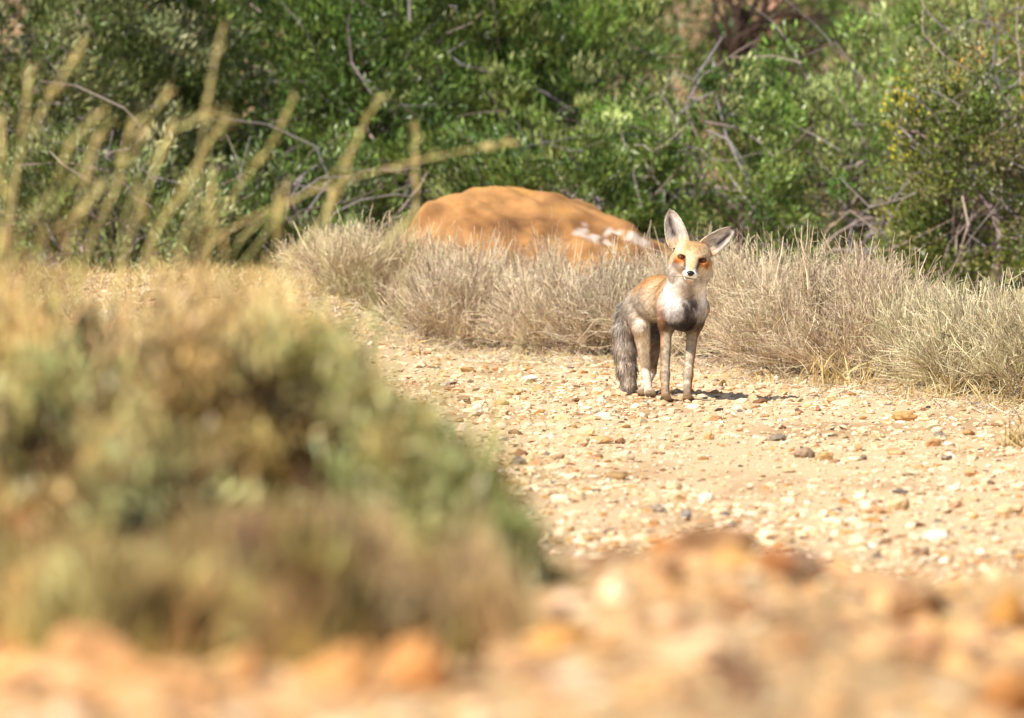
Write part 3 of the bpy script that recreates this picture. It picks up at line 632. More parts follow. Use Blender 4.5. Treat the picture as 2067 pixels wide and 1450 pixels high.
fore(360, 6.9, 650, 660, 'wide olive and rust blurred shrub filling the left foreground', [gO, gY, gB, gT, gD, gR, gG, gK], [3, 3, 1.6, 3.2, 1.3, .7, 3, .9], 130, 120, (.022, .007), 'low_shrub', 'shrub', clump=.034)
fore(40, 6.8, 700, 420, 'brown olive blurred shrub at the left edge of the foreground', [gO, gY, gB, gT, gD, gR, gG, gK], [3, 2.8, 1.6, 3.4, 1.3, .6, 3, .9], 100, 120, (.022, .007), 'low_shrub', 'shrub', clump=.034)
fore(330, 6.3, 880, 520, 'dark olive brown blurred shrub low in the middle of the left foreground', [gO, gB, gD, gK, gG, gT, lin(96, 120, 62, .7)], [3, 2.6, 1.4, .6, 2.4, 2.4, .8], 90, 120, (.022, .007), 'low_shrub', 'shrub', clump=.034)
fore(570, 6.0, 1060, 480, 'pinkish brown twiggy blurred tuft below the olive shrub', [lin(206, 178, 134, .9), lin(178, 148, 112, .8), lin(200, 178, 118, .88), gB, gY], [4, 3, 2, 1, 1], 90, 80, (.05, .0022), 'twiggy_tuft', 'plant', mode='blade', upward=1.4, clump=.026)
fore(150, 5.8, 1130, 420, 'mixed straw and brown blurred tuft above the bottom left rocks', [gT, gB, gO, gD, gG, gK], [3, 2.2, 2.4, .8, 2.4, .3], 90, 90, (.04, .0028), 'twiggy_tuft', 'plant', mode='blade', upward=1., clump=.026)
fore(300, 5.5, 1190, 560, 'brown shaded blurred tuft right behind the pale orange rock at the bottom left', [gB, gO, gT, gD, gY], [3, 3, 2, 1.2, 1], 80, 80, (.04, .0028), 'twiggy_tuft', 'plant', mode='blade', upward=1., clump=.024, ry=.1)
fore(715, 5.5, 1180, 440, 'brown blurred tuft right behind the orange block and the rounded light orange rock', [gB, lin(196, 168, 126, .84), gO, gD], [2, 3, 2, .8], 70, 80, (.045, .0024), 'twiggy_tuft', 'plant', mode='blade', upward=1.3, clump=.024, ry=.1)
fore(905, 6.0, 1140, 260, 'pale straw blurred tuft at the right foot of the foreground shrubs', [gS, gT, lin(206, 184, 140, .86), gO], [3, 2, 3, .8], 60, 70, (.05, .0022), 'straw_tuft', 'grass', mode='blade', upward=1.4, clump=.03)
fore(330, 9.1, 560, 620, 'long straw coloured blurred grass patch above the olive shrub', [gS, gT, lin(240, 216, 160, .95), lin(206, 164, 108, .8)], [4, 3, 3, 1.6], 190, 70, (.04, .003), 'straw_tuft', 'grass', mode='blade', upward=1.4, clump=.06, ry=.5)
fore(10, 9.0, 530, 320, 'tall straw blurred grass at the left edge above the brown olive shrub', [gS, gT, gY], [3, 3, 2], 110, 70, (.045, .003), 'straw_tuft', 'grass', mode='blade', upward=1.6, clump=.06, ry=.4)
fore(480, 8.6, 590, 420, 'dull straw blurred grass between the olive shrub and the long straw patch', [gS, gT, gY, gO], [3, 3, 2, 1], 120, 60, (.04, .003), 'straw_tuft', 'grass', mode='blade', upward=1.4, clump=.05, ry=.3)
fore(610, 9.4, 610, 220, 'golden yellow blurred grass plume where the shrubs meet the track', [lin(238, 204, 122, .92), gT, gY], [3, 2, 2], 90, 60, (.06, .003), 'straw_tuft', 'grass', mode='blade', upward=1.4, clump=.05, ry=.3)
fore(150, 9.0, 590, 130, 'small dark green blurred sprig in the straw at the left', [lin(146, 142, 104, .7), lin(128, 104, 82, .6), gO], [3, 2, 2], 16, 50, (.03, .009), 'leafy_sprig', 'plant', clump=.022, low=.7, ry=.06)
fore(-260, 6.0, 700, 460, 'olive blurred shrub beyond the left edge of the photo', [gO, gY, gB, gT], [3, 3, 2, 2], 60, 100, (.022, .007), 'low_shrub', 'shrub', clump=.045)

# ------------------------------------------------------------------ the fox
FY = 20.0; FX = (1372 - CX) / FPX * FY
fox = empty('fox', (FX, FY, 0), 'slender red fox with white chest and grey tail standing on the gravel facing the camera', 'fox')
def J(px, py, dy): p = at(px, py, FY + dy); return np.array([p[0] - FX, dy, p[2]])
hu = math.radians(9); HO = J(1397, 523, -.13)
hr, hup, hf = np.array([math.cos(hu), 0, -math.sin(hu)]), np.array([math.sin(hu), 0, math.cos(hu)]), np.array([.0, -1., 0])
HR = np.stack([hr, hf, hup])                 # rows: right, forward, up
def H(x, y, z): return HO + x * hr + y * hf + z * hup
prims = []                                   # (kind, data, blend, region, flow)
def cone(a, b, ra, rb, k, reg, flow=None): prims.append(('c', np.asarray(a), np.asarray(b), ra, rb, k, reg, unit(np.asarray(b) - np.asarray(a)) if flow is None else unit(np.array(flow, float))))
def ell(c, r, R, k, reg, flow): prims.append(('e', np.asarray(c), np.asarray(r), R, 0, k, reg, unit(np.array(flow, float))))
I3 = np.eye(3); BACK = unit(np.array([-.4, .9, -.15]))
fl = math.radians(24); BR = np.array([[math.cos(fl), math.sin(fl), 0], [math.sin(fl), -math.cos(fl), 0], [0, 0, 1]])
# trunk
ell(J(1380, 622, .02), (.064, .075, .076), BR, .03, 'body', (-.1, .25, -1))
ell(J(1366, 606, .10), (.060, .11, .080), BR, .03, 'body', BACK)
ell(J(1334, 604, .24), (.066, .14, .080), BR, .03, 'body', BACK)
ell(J(1308, 612, .35), (.056, .11, .066), BR, .03, 'body', BACK)
ell(J(1296, 622, .42), (.052, .075, .058), BR, .03, 'body', BACK + np.array([0, 0, -.5]))
# neck
cone(J(1378, 607, .045), J(1389, 556, -.04), .070, .0655, .03, 'neck', (-.05, .3, -1))
# front legs
for sx, sh, el_, wr, pa, pw in ((-1, J(1351, 622, .05), J(1345, 664, .075), J(1342.5, 758, .03), J(1343.5, 797, .012), J(1344.5, 810, -.012)), (1, J(1407, 624, .07), J(1399, 666, .09), J(1389.5, 756, .04), J(1388, 798, .02), J(1390, 811, -.005))):
    cone(sh, el_ + (sh - el_) * .25, .042, .027, .025, 'body'); cone(el_ + (sh - el_) * .3, el_, .027, .0205, .02, 'fleg', (0, 0, -1)); cone(el_, wr, .0195, .0145, .012, 'fleg'); cone(wr + np.array([0, -.002, .008]), wr + np.array([0, -.002, -.006]), .0158, .0158, .008, 'fleg'); cone(wr, pa, .0148, .0138, .008, 'fleg')
    pw = pw.copy(); pw[2] = .012
    ell(pw, (.019, .030, .0135), I3, .012, 'paw', (0, -1, -.2))
    for q in (-1.5, -.5, .5, 1.5): ell(pw + np.array([q * .0085, -.022 + abs(q) * .004, -.003]), (.0062, .0125, .0098), I3, .004, 'paw', (0, -1, -.2))
# hind legs
for hp, stf, hk, mt, pw in ((J(1287, 630, .40), J(1293, 664, .31), J(1303, 745, .385), J(1310, 792, .335), J(1314, 803, .30)), (J(1318, 630, .43), J(1322, 682, .35), J(1316, 750, .47), J(1302, 785, .43), J(1298, 798, .40))):
    cone(hp, stf, .047, .026, .03, 'thigh', (0, .2, -1)); cone(stf, hk, .0245, .0150, .016, 'hleg', (0, .3, -1)); cone(hk, mt, .0150, .0140, .008, 'hleg', (0, 0, -1))
    pw = pw.copy(); pw[2] = .012; mt2 = mt.copy(); mt2[2] = max(mt2[2], .018); cone(mt, pw + np.array([0, .012, .004]), .0145, .013, .008, 'hleg', (0, 0, -1))
    ell(pw, (.018, .030, .013), I3, .012, 'paw', (0, -1, -.2))
    for q in (-1.5, -.5, .5, 1.5): ell(pw + np.array([q * .0082, -.022 + abs(q) * .004, -.003]), (.006, .0125, .0095), I3, .004, 'paw', (0, -1, -.2))
# tail
tl = [(J(1280, 606, .47), .024), (J(1264, 630, .53), .026), (J(1258, 668, .54), .032), (J(1261, 710, .53), .034), (J(1266, 750, .50), .029), (J(1270, 782, .47), .020), (J(1272, 799, .455), .008)]
for (a, ra), (b, rb) in zip(tl[:-1], tl[1:]): cone(a, b, ra, rb, .015, 'tail')
# head
HB = (0, .9, -.35)
ell(H(0, -.052, .013), (.048, .062, .044), HR, .018, 'head', (0, .9, .25))
for s in (-1, 1): ell(H(s * .027, -.055, .027), (.028, .034, .026), HR, .016, 'head', (s * .2, .9, .3))
for s in (-1, 1):
    ell(H(s * .032, -.045, -.012), (.033, .048, .034), HR, .016, 'head', (s * .5, .8, -.2))
    ell(H(s * .041, -.072, -.032), (.030, .036, .044), HR, .02, 'head', (s * .9, .5, -.6))
    ell(H(s * .023, -.012, .013), (.016, .02, .009), HR, .010, 'head', (s * .3, .8, .3))
cone(H(0, -.02, -.008), H(0, .062, -.042), .031, .0165, .016, 'head', (0, .9, .3))
for s in (-1, 1): ell(H(s * .012, .058, -.049), (.0125, .022, .0125), HR, .008, 'head', (s * .6, .7, -.3))
cone(H(0, -.03, -.048), H(0, .05, -.0665), .026, .0105, .008, 'head', (0, .8, -.5))
hs = .0035
lo = np.array([-.30, -.28, -.02]); hi = np.array([.18, .66, .64])
ax_ = [np.arange(lo[k], hi[k], hs) for k in range(3)]; shp = [len(a) for a in ax_]
D = np.full(shp, .2, np.float32)
def pdist(p, P):
    if p[0] == 'c':
        a, b, ra, rb = p[1:5]; ba = b - a; t = np.clip(((P - a) @ ba) / (ba @ ba), 0, 1)
        return np.linalg.norm(P - a - t[..., None] * ba, axis=-1) - (ra + (rb - ra) * t)
    q = (P - p[1]) @ p[3].T; r = p[2]; k0 = np.linalg.norm(q / r, axis=-1); k1 = np.linalg.norm(q / (r * r), axis=-1)
    return k0 * (k0 - 1) / np.maximum(k1, 1e-6)
for p in prims:
    ext = (max(p[3], p[4]) if p[0] == 'c' else p[2].max()) + p[5] + .012
    mn = (np.minimum(p[1], p[2]) if p[0] == 'c' else p[1]) - ext; mx = (np.maximum(p[1], p[2]) if p[0] == 'c' else p[1]) + ext
    s = [slice(max(0, int((mn[k] - lo[k]) / hs)), min(shp[k], int((mx[k] - lo[k]) / hs) + 2)) for k in range(3)]
    P = np.stack(np.meshgrid(ax_[0][s[0]], ax_[1][s[1]], ax_[2][s[2]], indexing='ij'), -1)
    d = pdist(p, P); sub = D[s[0], s[1], s[2]]; k = p[5]
    h = np.maximum(k - np.abs(d - sub), 0) / k
    D[s[0], s[1], s[2]] = np.minimum(d, sub) - h * h * k * .25
# eye sockets and the mouth line are carved
def carve(c, r, k):
    global D
    mn, mx = c - r.max() - .02, c + r.max() + .02
    s = [slice(int((mn[q] - lo[q]) / hs), int((mx[q] - lo[q]) / hs) + 2) for q in range(3)]
    P = np.stack(np.meshgrid(ax_[0][s[0]], ax_[1][s[1]], ax_[2][s[2]], indexing='ij'), -1)
    d = -pdist(('e', c, r, HR), P); sub = D[s[0], s[1], s[2]]; h = np.maximum(k - np.abs(d - sub), 0) / k
    D[s[0], s[1], s[2]] = np.maximum(d, sub) + h * h * k * .25
for s in (-1, 1): carve(H(s * .0345, .004, .0005), np.array([.0135, .017, .0078]), .005)
# surface nets
sg = D < 0; c8 = [(a, b, c) for a in (0, 1) for b in (0, 1) for c in (0, 1)]
sl = lambda A, o: A[o[0]:A.shape[0] - 1 + o[0], o[1]:A.shape[1] - 1 + o[1], o[2]:A.shape[2] - 1 + o[2]]
cnt8 = sum(sl(sg, o).astype(np.int8) for o in c8); act = (cnt8 > 0) & (cnt8 < 8)
idx = np.full(act.shape, -1, np.int32); ijk = np.argwhere(act); idx[act] = np.arange(len(ijk))
acc = np.zeros((len(ijk), 3)); num = np.zeros(len(ijk))
for a in range(8):
    for b in range(a + 1, 8):
        oa, ob = np.array(c8[a]), np.array(c8[b])
        if np.abs(oa - ob).sum() != 1: continue
        va = D[tuple((ijk + oa).T)]; vb = D[tuple((ijk + ob).T)]; cr = (va < 0) != (vb < 0)
        t = va / np.where(va == vb, 1, va - vb); acc += np.where(cr[:, None], oa + t[:, None] * (ob - oa), 0); num += cr
BV = lo + (ijk + acc / num[:, None]) * hs
quads = []
for axn in range(3):
    u, v = (axn + 1) % 3, (axn + 2) % 3
    sA = [slice(None)] * 3; sB = [slice(None)] * 3; sA[axn] = slice(0, -1); sB[axn] = slice(1, None)
    A, B = sg[tuple(sA)], sg[tuple(sB)]; e = np.argwhere(A != B)
    e = e[(e[:, u] > 0) & (e[:, v] > 0) & (e[:, u] < shp[u] - 1) & (e[:, v] < shp[v] - 1)]
    du, dv = np.eye(3, dtype=int)[u], np.eye(3, dtype=int)[v]
    q = np.stack([idx[tuple((e - du - dv).T)], idx[tuple((e - dv).T)], idx[tuple(e.T)], idx[tuple((e - du).T)]], -1)
    fl_ = ~A[tuple(e.T)]; q[fl_] = q[fl_][:, ::-1]; quads.append(q)
BF = np.concatenate(quads)
def vnorm(V, F):
    a, b, c = V[F[:, 0]], V[F[:, 1]], V[F[:, 2]]; fn = np.cross(b - a, c - a); N = np.zeros_like(V)
    for k in range(F.shape[1]): np.add.at(N, F[:, k], fn)
    return unit(N)
BN = vnorm(BV, BF)
# regions
regs = ['body', 'neck', 'fleg', 'paw', 'thigh', 'hleg', 'tail', 'head']
dist = np.full((len(regs), len(BV)), .3); flow = np.zeros((len(BV), 3)); fw = np.zeros(len(BV))
for p in prims:
    d = pdist(p, BV); r = regs.index(p[6]); dist[r] = np.minimum(dist[r], d)
    wgt = np.exp(-np.clip(d, 0, .2) / .006); flow += wgt[:, None] * p[7]; fw += wgt
flow = unit(flow); W = np.exp(-np.clip(dist, -.02, .2) / .010); W /= W.sum(0)
RW = dict(zip(regs, W))
# coat pattern, and chin shadow painted on the neck
def mixc(c, col, k): return c * (1 - k[:, None]) + col * k[:, None]
def n3(P, s, o=0): return fbm(P[:, 0] * s + P[:, 1] * s * .7 + o, P[:, 2] * s + P[:, 1] * s * .5 + o, 3)
def G(u, c, r): return np.exp(-((u - c) / r) ** 2)
fpx = CX + (BV[:, 0] + FX) / (FY + BV[:, 1]) * FPX; fpy = HOR + (CAM_H - BV[:, 2]) / (FY + BV[:, 1]) * FPX
zz = BV[:, 2]; al = (BV[:, 0] * -.41 + BV[:, 1] * .91)           # distance back along the body
nz = n3(BV, 40); nb_ = n3(BV, 110, 5)
WHITE, CREAM, RUST, TANF, GREYF, DARK, BLK = lin(252, 250, 250, .95), lin(226, 204, 172, .74), lin(196, 128, 62, .6), lin(206, 160, 104, .64), lin(188, 174, 158, .6), lin(92, 80, 76, .36), lin(46, 40, 42, .3)
body = mixc(np.repeat(GREYF[None], len(BV), 0), TANF, sstep(.31, .38, zz + .05 * nz) * .8)
body = mixc(body, RUST, sstep(.365, .415, zz + .04 * nz) * .8)
body = mixc(body, CREAM, G(al, .20, .045) * sstep(.22, .30, zz) * sstep(.42, .36, zz) * .4)
body = mixc(body, TANF * .95, G(al, .10, .04) * sstep(.2, .26, zz) * sstep(.43, .38, zz) * .9)
body = mixc(body, GREYF * 1.15, sstep(.30, .45, al) * sstep(.36, .28, zz) * .7)
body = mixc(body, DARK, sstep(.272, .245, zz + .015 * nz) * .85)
frt = sstep(.05, .3, -BN[:, 1] - .2 * np.clip(-BN[:, 0] - .6, 0, 1)) * sstep(.10, .06, al)             # breast
chx = (BV[:, 0] - J(1384, 600, 0)[0])
ch = np.repeat(lin(206, 200, 198, .72)[None], len(BV), 0)
ch = mixc(ch, WHITE, np.clip(G(chx, -.044, .032) * G(zz, .366, .042) * 2.4 + G(chx, .05, .024) * G(zz, .364, .046) * 2.2, 0, 1))
ch = mixc(ch, DARK, np.clip(G(chx, .017, .018 + .14 * np.clip(.36 - zz, 0, .1)) * sstep(.395, .315, zz) * (1.1 + 1.4 * nz + 1.2 * nb_), 0, 1))
ch = mixc(ch, BLK, np.clip(G(chx, .012, .027) * G(zz, .315, .022) * (1.2 + 1.8 * nb_) + sstep(.274, .252, zz + .02 * nb_) * (1 + .9 * nz), 0, .92))
ch = mixc(ch, lin(190, 184, 186, .66), np.clip((G(chx, -.036, .022) * G(zz, .288, .014) + G(chx, .042, .018) * G(zz, .29, .014)) * (1 + 1.5 * nb_), 0, 1) * .9)
ch = mixc(ch, WHITE, np.clip(G(chx, -.042, .022) * G(zz, .37, .026) * 1.3, 0, 1))
ch = mixc(ch, RUST, np.clip(sstep(-.064, -.076, chx) + sstep(.066, .076, chx), 0, 1) * .6)
body = mixc(body, ch, frt)
neck = mixc(np.repeat(lin(206, 186, 160, .66)[None], len(BV), 0), ch, sstep(.415, .375, zz) * sstep(.0, .3, -BN[:, 1]))
neck = mixc(neck, lin(228, 220, 212, .8), sstep(.43, .40, zz) * sstep(.0, .3, -BN[:, 1]) * .5)
neck = mixc(neck, lin(140, 130, 128, .5), G(chx, .014, .024) * sstep(.43, .40, zz) * .6)  # shadow under the chin, painted grey down the neck centre
neck = mixc(neck, TANF, sstep(.1, .6, BN[:, 1]) )
fleg = mixc(np.repeat(lin(180, 160, 132, .56)[None], len(BV), 0), lin(206, 192, 170, .66), sstep(.2, .8, -BN[:, 1]) * sstep(.02, .07, zz) * .8)
fleg = mixc(fleg, lin(186, 120, 70, .54), np.where(fpx < 1366, sstep(.1, .9, -BN[:, 0] + .5 * nz), sstep(.2, .9, BN[:, 0] + .5 * nz)) * .7)
fleg = fleg * np.exp(.35 * nz + .5 * nb_)[:, None]
fleg = mixc(fleg, lin(112, 88, 68, .44), sstep(.20, .25, zz + .03 * nz) * .75)
hleg = mixc(np.repeat(lin(238, 228, 212, .92)[None], len(BV), 0), lin(196, 130, 84, .56), sstep(.35, .85, -BN[:, 0]) * .6)
hleg = mixc(hleg, DARK, sstep(.3, .7, BN[:, 1]) * G(zz, .085, .03) * .8)
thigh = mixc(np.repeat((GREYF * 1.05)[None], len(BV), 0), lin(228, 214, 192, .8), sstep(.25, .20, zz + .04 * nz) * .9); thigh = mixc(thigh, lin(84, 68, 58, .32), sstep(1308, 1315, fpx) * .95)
hleg = mixc(hleg, lin(226, 208, 184, .74), sstep(.13, .08, zz) * .9)
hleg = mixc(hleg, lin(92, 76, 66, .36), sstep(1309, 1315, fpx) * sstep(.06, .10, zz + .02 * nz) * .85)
paw = mixc(np.repeat(lin(150, 118, 82, .48)[None], len(BV), 0), lin(84, 66, 50, .4), sstep(-.1, .35, nb_) * sstep(.03, .008, zz))
tail = mixc(np.repeat(lin(208, 192, 174, .86)[None], len(BV), 0), lin(148, 130, 116, .58), sstep(-.05, .4, nz) * .6)
tail = mixc(tail, lin(206, 202, 200, .66), G(fpx, 1252, 10) * sstep(.12, .22, zz) * .7); tail = mixc(tail, lin(200, 188, 178, .66), sstep(.05, .025, zz) * .8)
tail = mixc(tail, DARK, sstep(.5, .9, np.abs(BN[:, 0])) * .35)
q = (BV - HO) @ HR.T; hx, hy, hz = np.abs(q[:, 0]), q[:, 1], q[:, 2]
head = np.repeat(lin(230, 200, 162, .74)[None], len(BV), 0)
head = mixc(head, lin(212, 158, 96, .64), sstep(.008, .036, hz) * sstep(.046, .016, hx) * (.65 + .7 * nb_))
head = mixc(head, lin(236, 212, 176, .76), sstep(.028, .046, hx) * sstep(.008, .03, hz) * .8)
head = mixc(head, lin(226, 216, 208, .78), sstep(-.018, -.034, hz + .004 * nz) * sstep(.02, .034, hx))
head = mixc(head, lin(216, 206, 196, .7), sstep(-.05, -.065, hz) * sstep(.01, -.02, hy) * .8)
eo = np.exp(-((hx - .041) / .017) ** 2 - ((hz + .008) / .0125) ** 2) * sstep(-.05, -.03, hy)
head = mixc(head, lin(222, 122, 30, .6), np.clip(eo * 1.3 * (1 + .5 * nb_), 0, .85))
head = mixc(head, lin(140, 84, 40, .45), np.exp(-((hx - .052) / .007) ** 2 - ((hz + .016) / .012) ** 2) * sstep(-.06, -.03, hy) * .6)
head = mixc(head, WHITE, sstep(-.025, -.031, hz + .9 * np.clip(.013 - hx, 0, 1)) * sstep(.008, .026, hy))
head = mixc(head, lin(232, 196, 148, .74), sstep(.011, .006, hx) * sstep(-.05, -.03, hz) * sstep(0, .02, hy) * .8)
tear = np.exp(-((hx - (.0238 + .17 * (hz + .006))) / .0042) ** 2) * sstep(-.047, -.034, hz + .01 * nb_) * sstep(.0, -.012, hz) * sstep(-.02, -.005, hy)
head = mixc(head, lin(74, 46, 42, .35), np.clip(tear * 1.05 * (1 + .6 * nb_), 0, .85))
rim = np.exp(-(((hx - .0345) / .0158) ** 2 + ((hz - .0012 - .14 * (hx - .0345)) / .0098) ** 2) ** 2.5) * sstep(-.05, -.03, hy)
head = mixc(head, lin(60, 36, 26, .32), np.clip(rim, 0, .92))
mouth = np.exp(-((hz + .0615 - .25 * hx * 0) / .0026) ** 2) * sstep(.02, .04, hy); head = mixc(head, lin(60, 40, 42, .3), np.clip(mouth, 0, .9))
head = mixc(head, lin(226, 196, 180, .72), sstep(-.064, -.069, hz) * sstep(.02, .035, hy))
PAT = dict(body=body, neck=neck, fleg=fleg, paw=paw, thigh=thigh, hleg=hleg, tail=tail, head=head)
BC = sum(RW[r][:, None] * PAT[r] for r in regs) * np.exp(.55 * n3(BV, 170, 9) + .35 * n3(BV, 330, 3))[:, None]; BC = np.clip(BC * (1.12 + .12 * (RW['body'] + RW['thigh']))[:, None], .01, .95)
LEN = dict(body=.0125, neck=.0105, fleg=.0075, paw=.004, thigh=.012, hleg=.0075, tail=.026, head=.0075)
BL = sum(RW[r] * LEN[r] for r in regs)
BL = BL + RW['head'] * .007 * sstep(.034, .055, hx) * sstep(0, -.03, hz) * sstep(-.02, -.05, hy)
BL = np.where((RW['head'] > .5) & (hy > 0), np.minimum(BL, .0055), BL); BL = np.where(rim + (hx < .05) * (np.abs(hz) < .012) * (hy > -.03) * (RW['head'] > .5) > .4, .0025, BL)
LIFT = dict(body=.17, neck=.14, fleg=.16, paw=.12, thigh=.24, hleg=.16, tail=.4, head=.22); BLf = sum(RW[r] * LIFT[r] for r in regs)
# ears: cupped shells grown from the skull
def ear(b0, b1, tip, face, cup, dark, tipdark):
    b0, b1, tip, face = map(np.asarray, (b0, b1, tip, face)); nt_, ns_ = 22, 15
    t = np.linspace(-.22, 1, nt_)[:, None]; s = np.linspace(-1, 1, ns_)[None]
    mid = (b0 + b1) / 2; wv = (b1 - b0) / 2; n = unit(face)
    tc = np.clip(t, 0, 1); prof_ = np.where(t < 0, 1 + t * .6, (1 - tc) ** .58 * (1 + .48 * tc))
    cen = mid + (tip - mid) * t[..., None]
    c2 = 1 - .35 * (1 - prof_)
    base = cen + wv * (s * prof_)[..., None]
    dep = cup * prof_ * (s ** 2 - .75)                                # edges come forward, the middle goes back
    inner = base + n * dep[..., None]
    th_ = .0035 * np.sqrt(np.clip(1 - (s * .97) ** 2, 0, 1)) * np.ones_like(t) + .0006
    outer = inner - n * (th_ + .002)[..., None]
    V = np.concatenate([inner.reshape(-1, 3), outer.reshape(-1, 3)]); N0 = nt_ * ns_
    i = (np.arange(nt_ - 1)[:, None] * ns_ + np.arange(ns_ - 1)).ravel()
    F = [np.stack([i, i + 1, i + ns_ + 1, i + ns_], -1), np.stack([i + N0, i + N0 + ns_, i + N0 + ns_ + 1, i + N0 + 1], -1)]
    e = np.arange(nt_ - 1) * ns_; F.append(np.stack([e, e + ns_, e + ns_ + N0, e + N0], -1)); e = e + ns_ - 1; F.append(np.stack([e, e + N0, e + ns_ + N0, e + ns_], -1))
    e = np.arange(ns_ - 1) + (nt_ - 1) * ns_; F.append(np.stack([e, e + 1, e + 1 + N0, e + N0], -1))
    F = np.concatenate(F)
    if np.dot(np.cross(b1 - b0, tip - mid), n) < 0: F = F[:, ::-1]
    T, Sg = np.broadcast_to(t, (nt_, ns_)), np.broadcast_to(s, (nt_, ns_))
    ci = np.repeat(lin(214, 204, 196, .8)[None], N0, 0); Tr, Sr = T.ravel(), Sg.ravel()
    ci = mixc(ci, lin(86, 62, 60, .36), np.exp(-((Sr - dark[0] - dark[1] * Tr) / .32) ** 2) * sstep(.95, .7, Tr) * (1 + .3 * fbm(Tr * 14, Sr * 5)) * sstep(.02, .25, Tr) * .95)
    ci = mixc(ci, lin(232, 220, 200, .78), sstep(.8, .95, np.abs(Sr)) * .8); ci = mixc(ci, lin(230, 200, 160, .74), sstep(.18, -.05, Tr) * .8)
    ci = ci * np.exp(.7 * fbm(Tr * 5 + Sr * 2, Sr * 9 + 3.1 * Tr + 7))[:, None]
    if tipdark: ci = mixc(ci, BLK, sstep(.88, .97, Tr) * .9)
    co = mixc(np.repeat(lin(120, 88, 62, .45)[None], N0, 0), BLK, sstep(.3, .8, Tr)); co = mixc(co, lin(226, 208, 180, .74), sstep(.9, .98, np.abs(Sr)) * .7)
    fl2 = np.repeat(unit(tip - mid)[None], 2 * N0, 0); fl2[:N0] += wv / np.linalg.norm(wv) * (-Sr[:, None] * .5)
    return V, F, np.concatenate([ci, co]), unit(fl2), np.concatenate([np.where(np.abs(Sr) > .6, .011, .009), np.full(N0, .005)])
e1 = ear(J(1345, 489, -.075), J(1391, 480, -.085), J(1353, 425, -.07), (-.12, -1, .1), .017, (-.15, -.35), False)
e2 = ear(J(1417, 483, -.085), J(1447, 514, -.070), J(1481, 460, -.07), (-.12, -1, .25), .010, (.22, .1), True)
AV, AF, AC, AL, AFl, ALf = [BV], [BF], [BC], [BL], [flow], [BLf]; off = len(BV)
for V, F, C, fl_, le in (e1, e2):
    AV.append(V); AF.append(F + off); AC.append(C); AL.append(le); AFl.append(fl_); ALf.append(np.full(len(V), .14)); off += len(V)
AV, AF, AC, AL, AFl, ALf = map(np.concatenate, (AV, AF, AC, AL, AFl, ALf)); AN = vnorm(AV, AF)
mk('body', AV, AF, M['hide'], fox, col=AC, smooth=True)
# fur: short tapering hairs combed along the coat
a, b, c, d_ = (AV[AF[:, k]] for k in range(4)); area = np.linalg.norm(np.cross(c - a, d_ - b), axis=1) / 2
fcw = area * (1 / np.clip(AL[AF[:, 0]], .004, .03)) ** 1.0 * np.where(AF[:, 0] >= len(BV), 1.8, 1)
n = 125000; fi = rng.choice(len(AF), n, p=fcw / fcw.sum()); u, v = rng.random((n, 1)), rng.random((n, 1))
bl = lambda A: (A[AF[fi, 0]].T * ((1 - u) * (1 - v)).T + A[AF[fi, 1]].T * (u * (1 - v)).T + A[AF[fi, 2]].T * (u * v).T + A[AF[fi, 3]].T * ((1 - u) * v).T).T
P0, Nn, Fl, Cc = bl(AV), unit(bl(AN)), bl(AFl), bl(AC); Ll = bl(AL[:, None])[:, 0] * rng.uniform(.55, 1.25, n); Lf = bl(ALf[:, None])
cl = fbm(P0[:, 0] * 130 + P0[:, 1] * 80, P0[:, 2] * 85 + P0[:, 1] * 50, 2)
tg = unit(Fl - Nn * (Fl * Nn).sum(1, keepdims=True) + rng.normal(size=(n, 3)) * .18); tg = unit(tg - Nn * (tg * Nn).sum(1, keepdims=True))
dr = unit(tg + Nn * Lf * rng.uniform(.5, 1.5, (n, 1)) * (1 + cl[:, None]))
P0 = P0 - Nn * .001; P1 = P0 + dr * Ll[:, None] * .55; P2 = P0 + dr * Ll[:, None] * .9 + tg * Ll[:, None] * .15
P2[:, 2] = np.maximum(P2[:, 2], .001)
wd = np.cross(dr, Nn) ; wd = unit(wd + rng.normal(size=(n, 3)) * .15) * (np.clip(Ll * .05, .0005, .0011) * rng.uniform(.7, 1.3, n))[:, None]
V = np.stack([P0 - wd, P0 + wd, P1 + wd * .8, P1 - wd * .8, P2], 1).reshape(-1, 3); i = np.arange(n) * 5
F = np.concatenate([np.stack([i, i + 1, i + 2], -1), np.stack([i, i + 2, i + 3], -1), np.stack([i + 3, i + 2, i + 4], -1)])
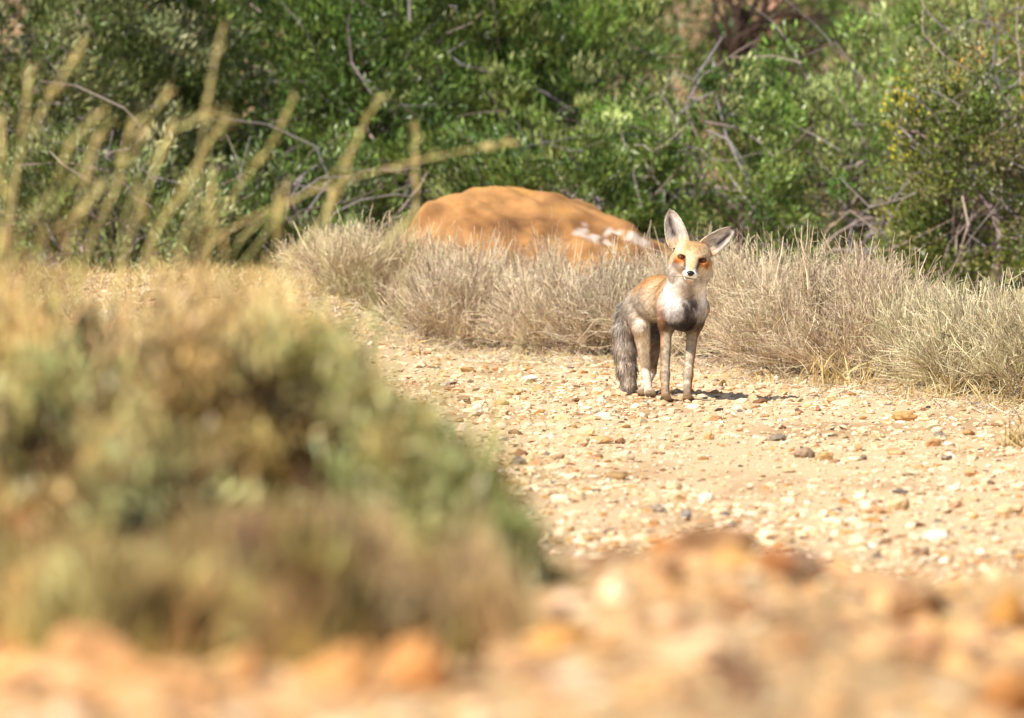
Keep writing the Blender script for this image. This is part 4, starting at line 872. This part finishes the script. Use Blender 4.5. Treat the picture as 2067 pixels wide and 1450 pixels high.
lf_ = np.clip((Ll - .006) / .012, 0, 1)[:, None]; hc = np.clip(Cc ** (1 - .22 * lf_) * np.exp(rng.normal(size=(n, 1)) * .2 + .55 * cl[:, None]), .008, .95)
tail_like = np.clip((Ll - .012) / .02, 0, 1)[:, None]
hcol = np.stack([hc * .95, hc * .95, hc, hc, hc * (1 + .25 * rng.normal(size=(n, 1)) * tail_like)], 1).reshape(-1, 3)
tag(mk('fur', V, F, M['fur'], fox, col=np.clip(hcol, .005, .95), smooth=True, normals=np.repeat(unit(Nn + dr * .2 + rng.normal(size=(n, 3)) * .12), 5, 0)), kind='stuff')
# eyes, nose, whiskers
for s in (-1, 1):
    V, F = ICO3.copy(), ICF3; r_ = np.hypot(V[:, 0], V[:, 2]); fr_ = V[:, 1] < 0
    cc_ = np.repeat(lin(160, 88, 28, .65)[None], len(V), 0); cc_ = mixc(cc_, lin(60, 28, 14, .4), sstep(.7, .85, r_)); cc_ = mixc(cc_, lin(12, 9, 8, .3), ((np.abs(V[:, 0]) < .2) & (np.abs(V[:, 2]) < .36) & fr_) * 1.0)
    cc_ = mixc(cc_, lin(40, 24, 18, .3), (V[:, 2] > .42) * 1.0)
    o = mk('eye', np.zeros((1, 3)) + V * .0112, F, M['eye'], fox, col=cc_, smooth=True); o.location = H(s * .0345, -.0145, .0002)
V = ICO2 * np.array([.0112, .009, .0092]); V[:, 0] *= 1 + .35 * (V[:, 2] > 0) * 1.0 - .1
o = mk('nose', V, ICF2, M['nose'], fox, smooth=True); o.location = H(0, .0785, -.045); o.rotation_euler = (0, hu, 0)
nw = 10; sg_ = np.repeat([-1, 1], nw // 2); a = np.array([H(s * .016, .055, -.047 - .002 * k) for k, s in enumerate(sg_)]); b = np.array([H(s * (.06 + .003 * (k % 5)), .03, -.045 - .006 * (k % 5)) for k, s in enumerate(sg_)])
V, F, C = ribbons(wander(a, b, 5, .04), np.linspace(.0004, .0001, 5)[None] * np.ones((nw, 1)), np.repeat(lin(60, 50, 48)[None], nw, 0)); tag(mk('whiskers', V, F, M['twig'], fox, col=C), kind='stuff')
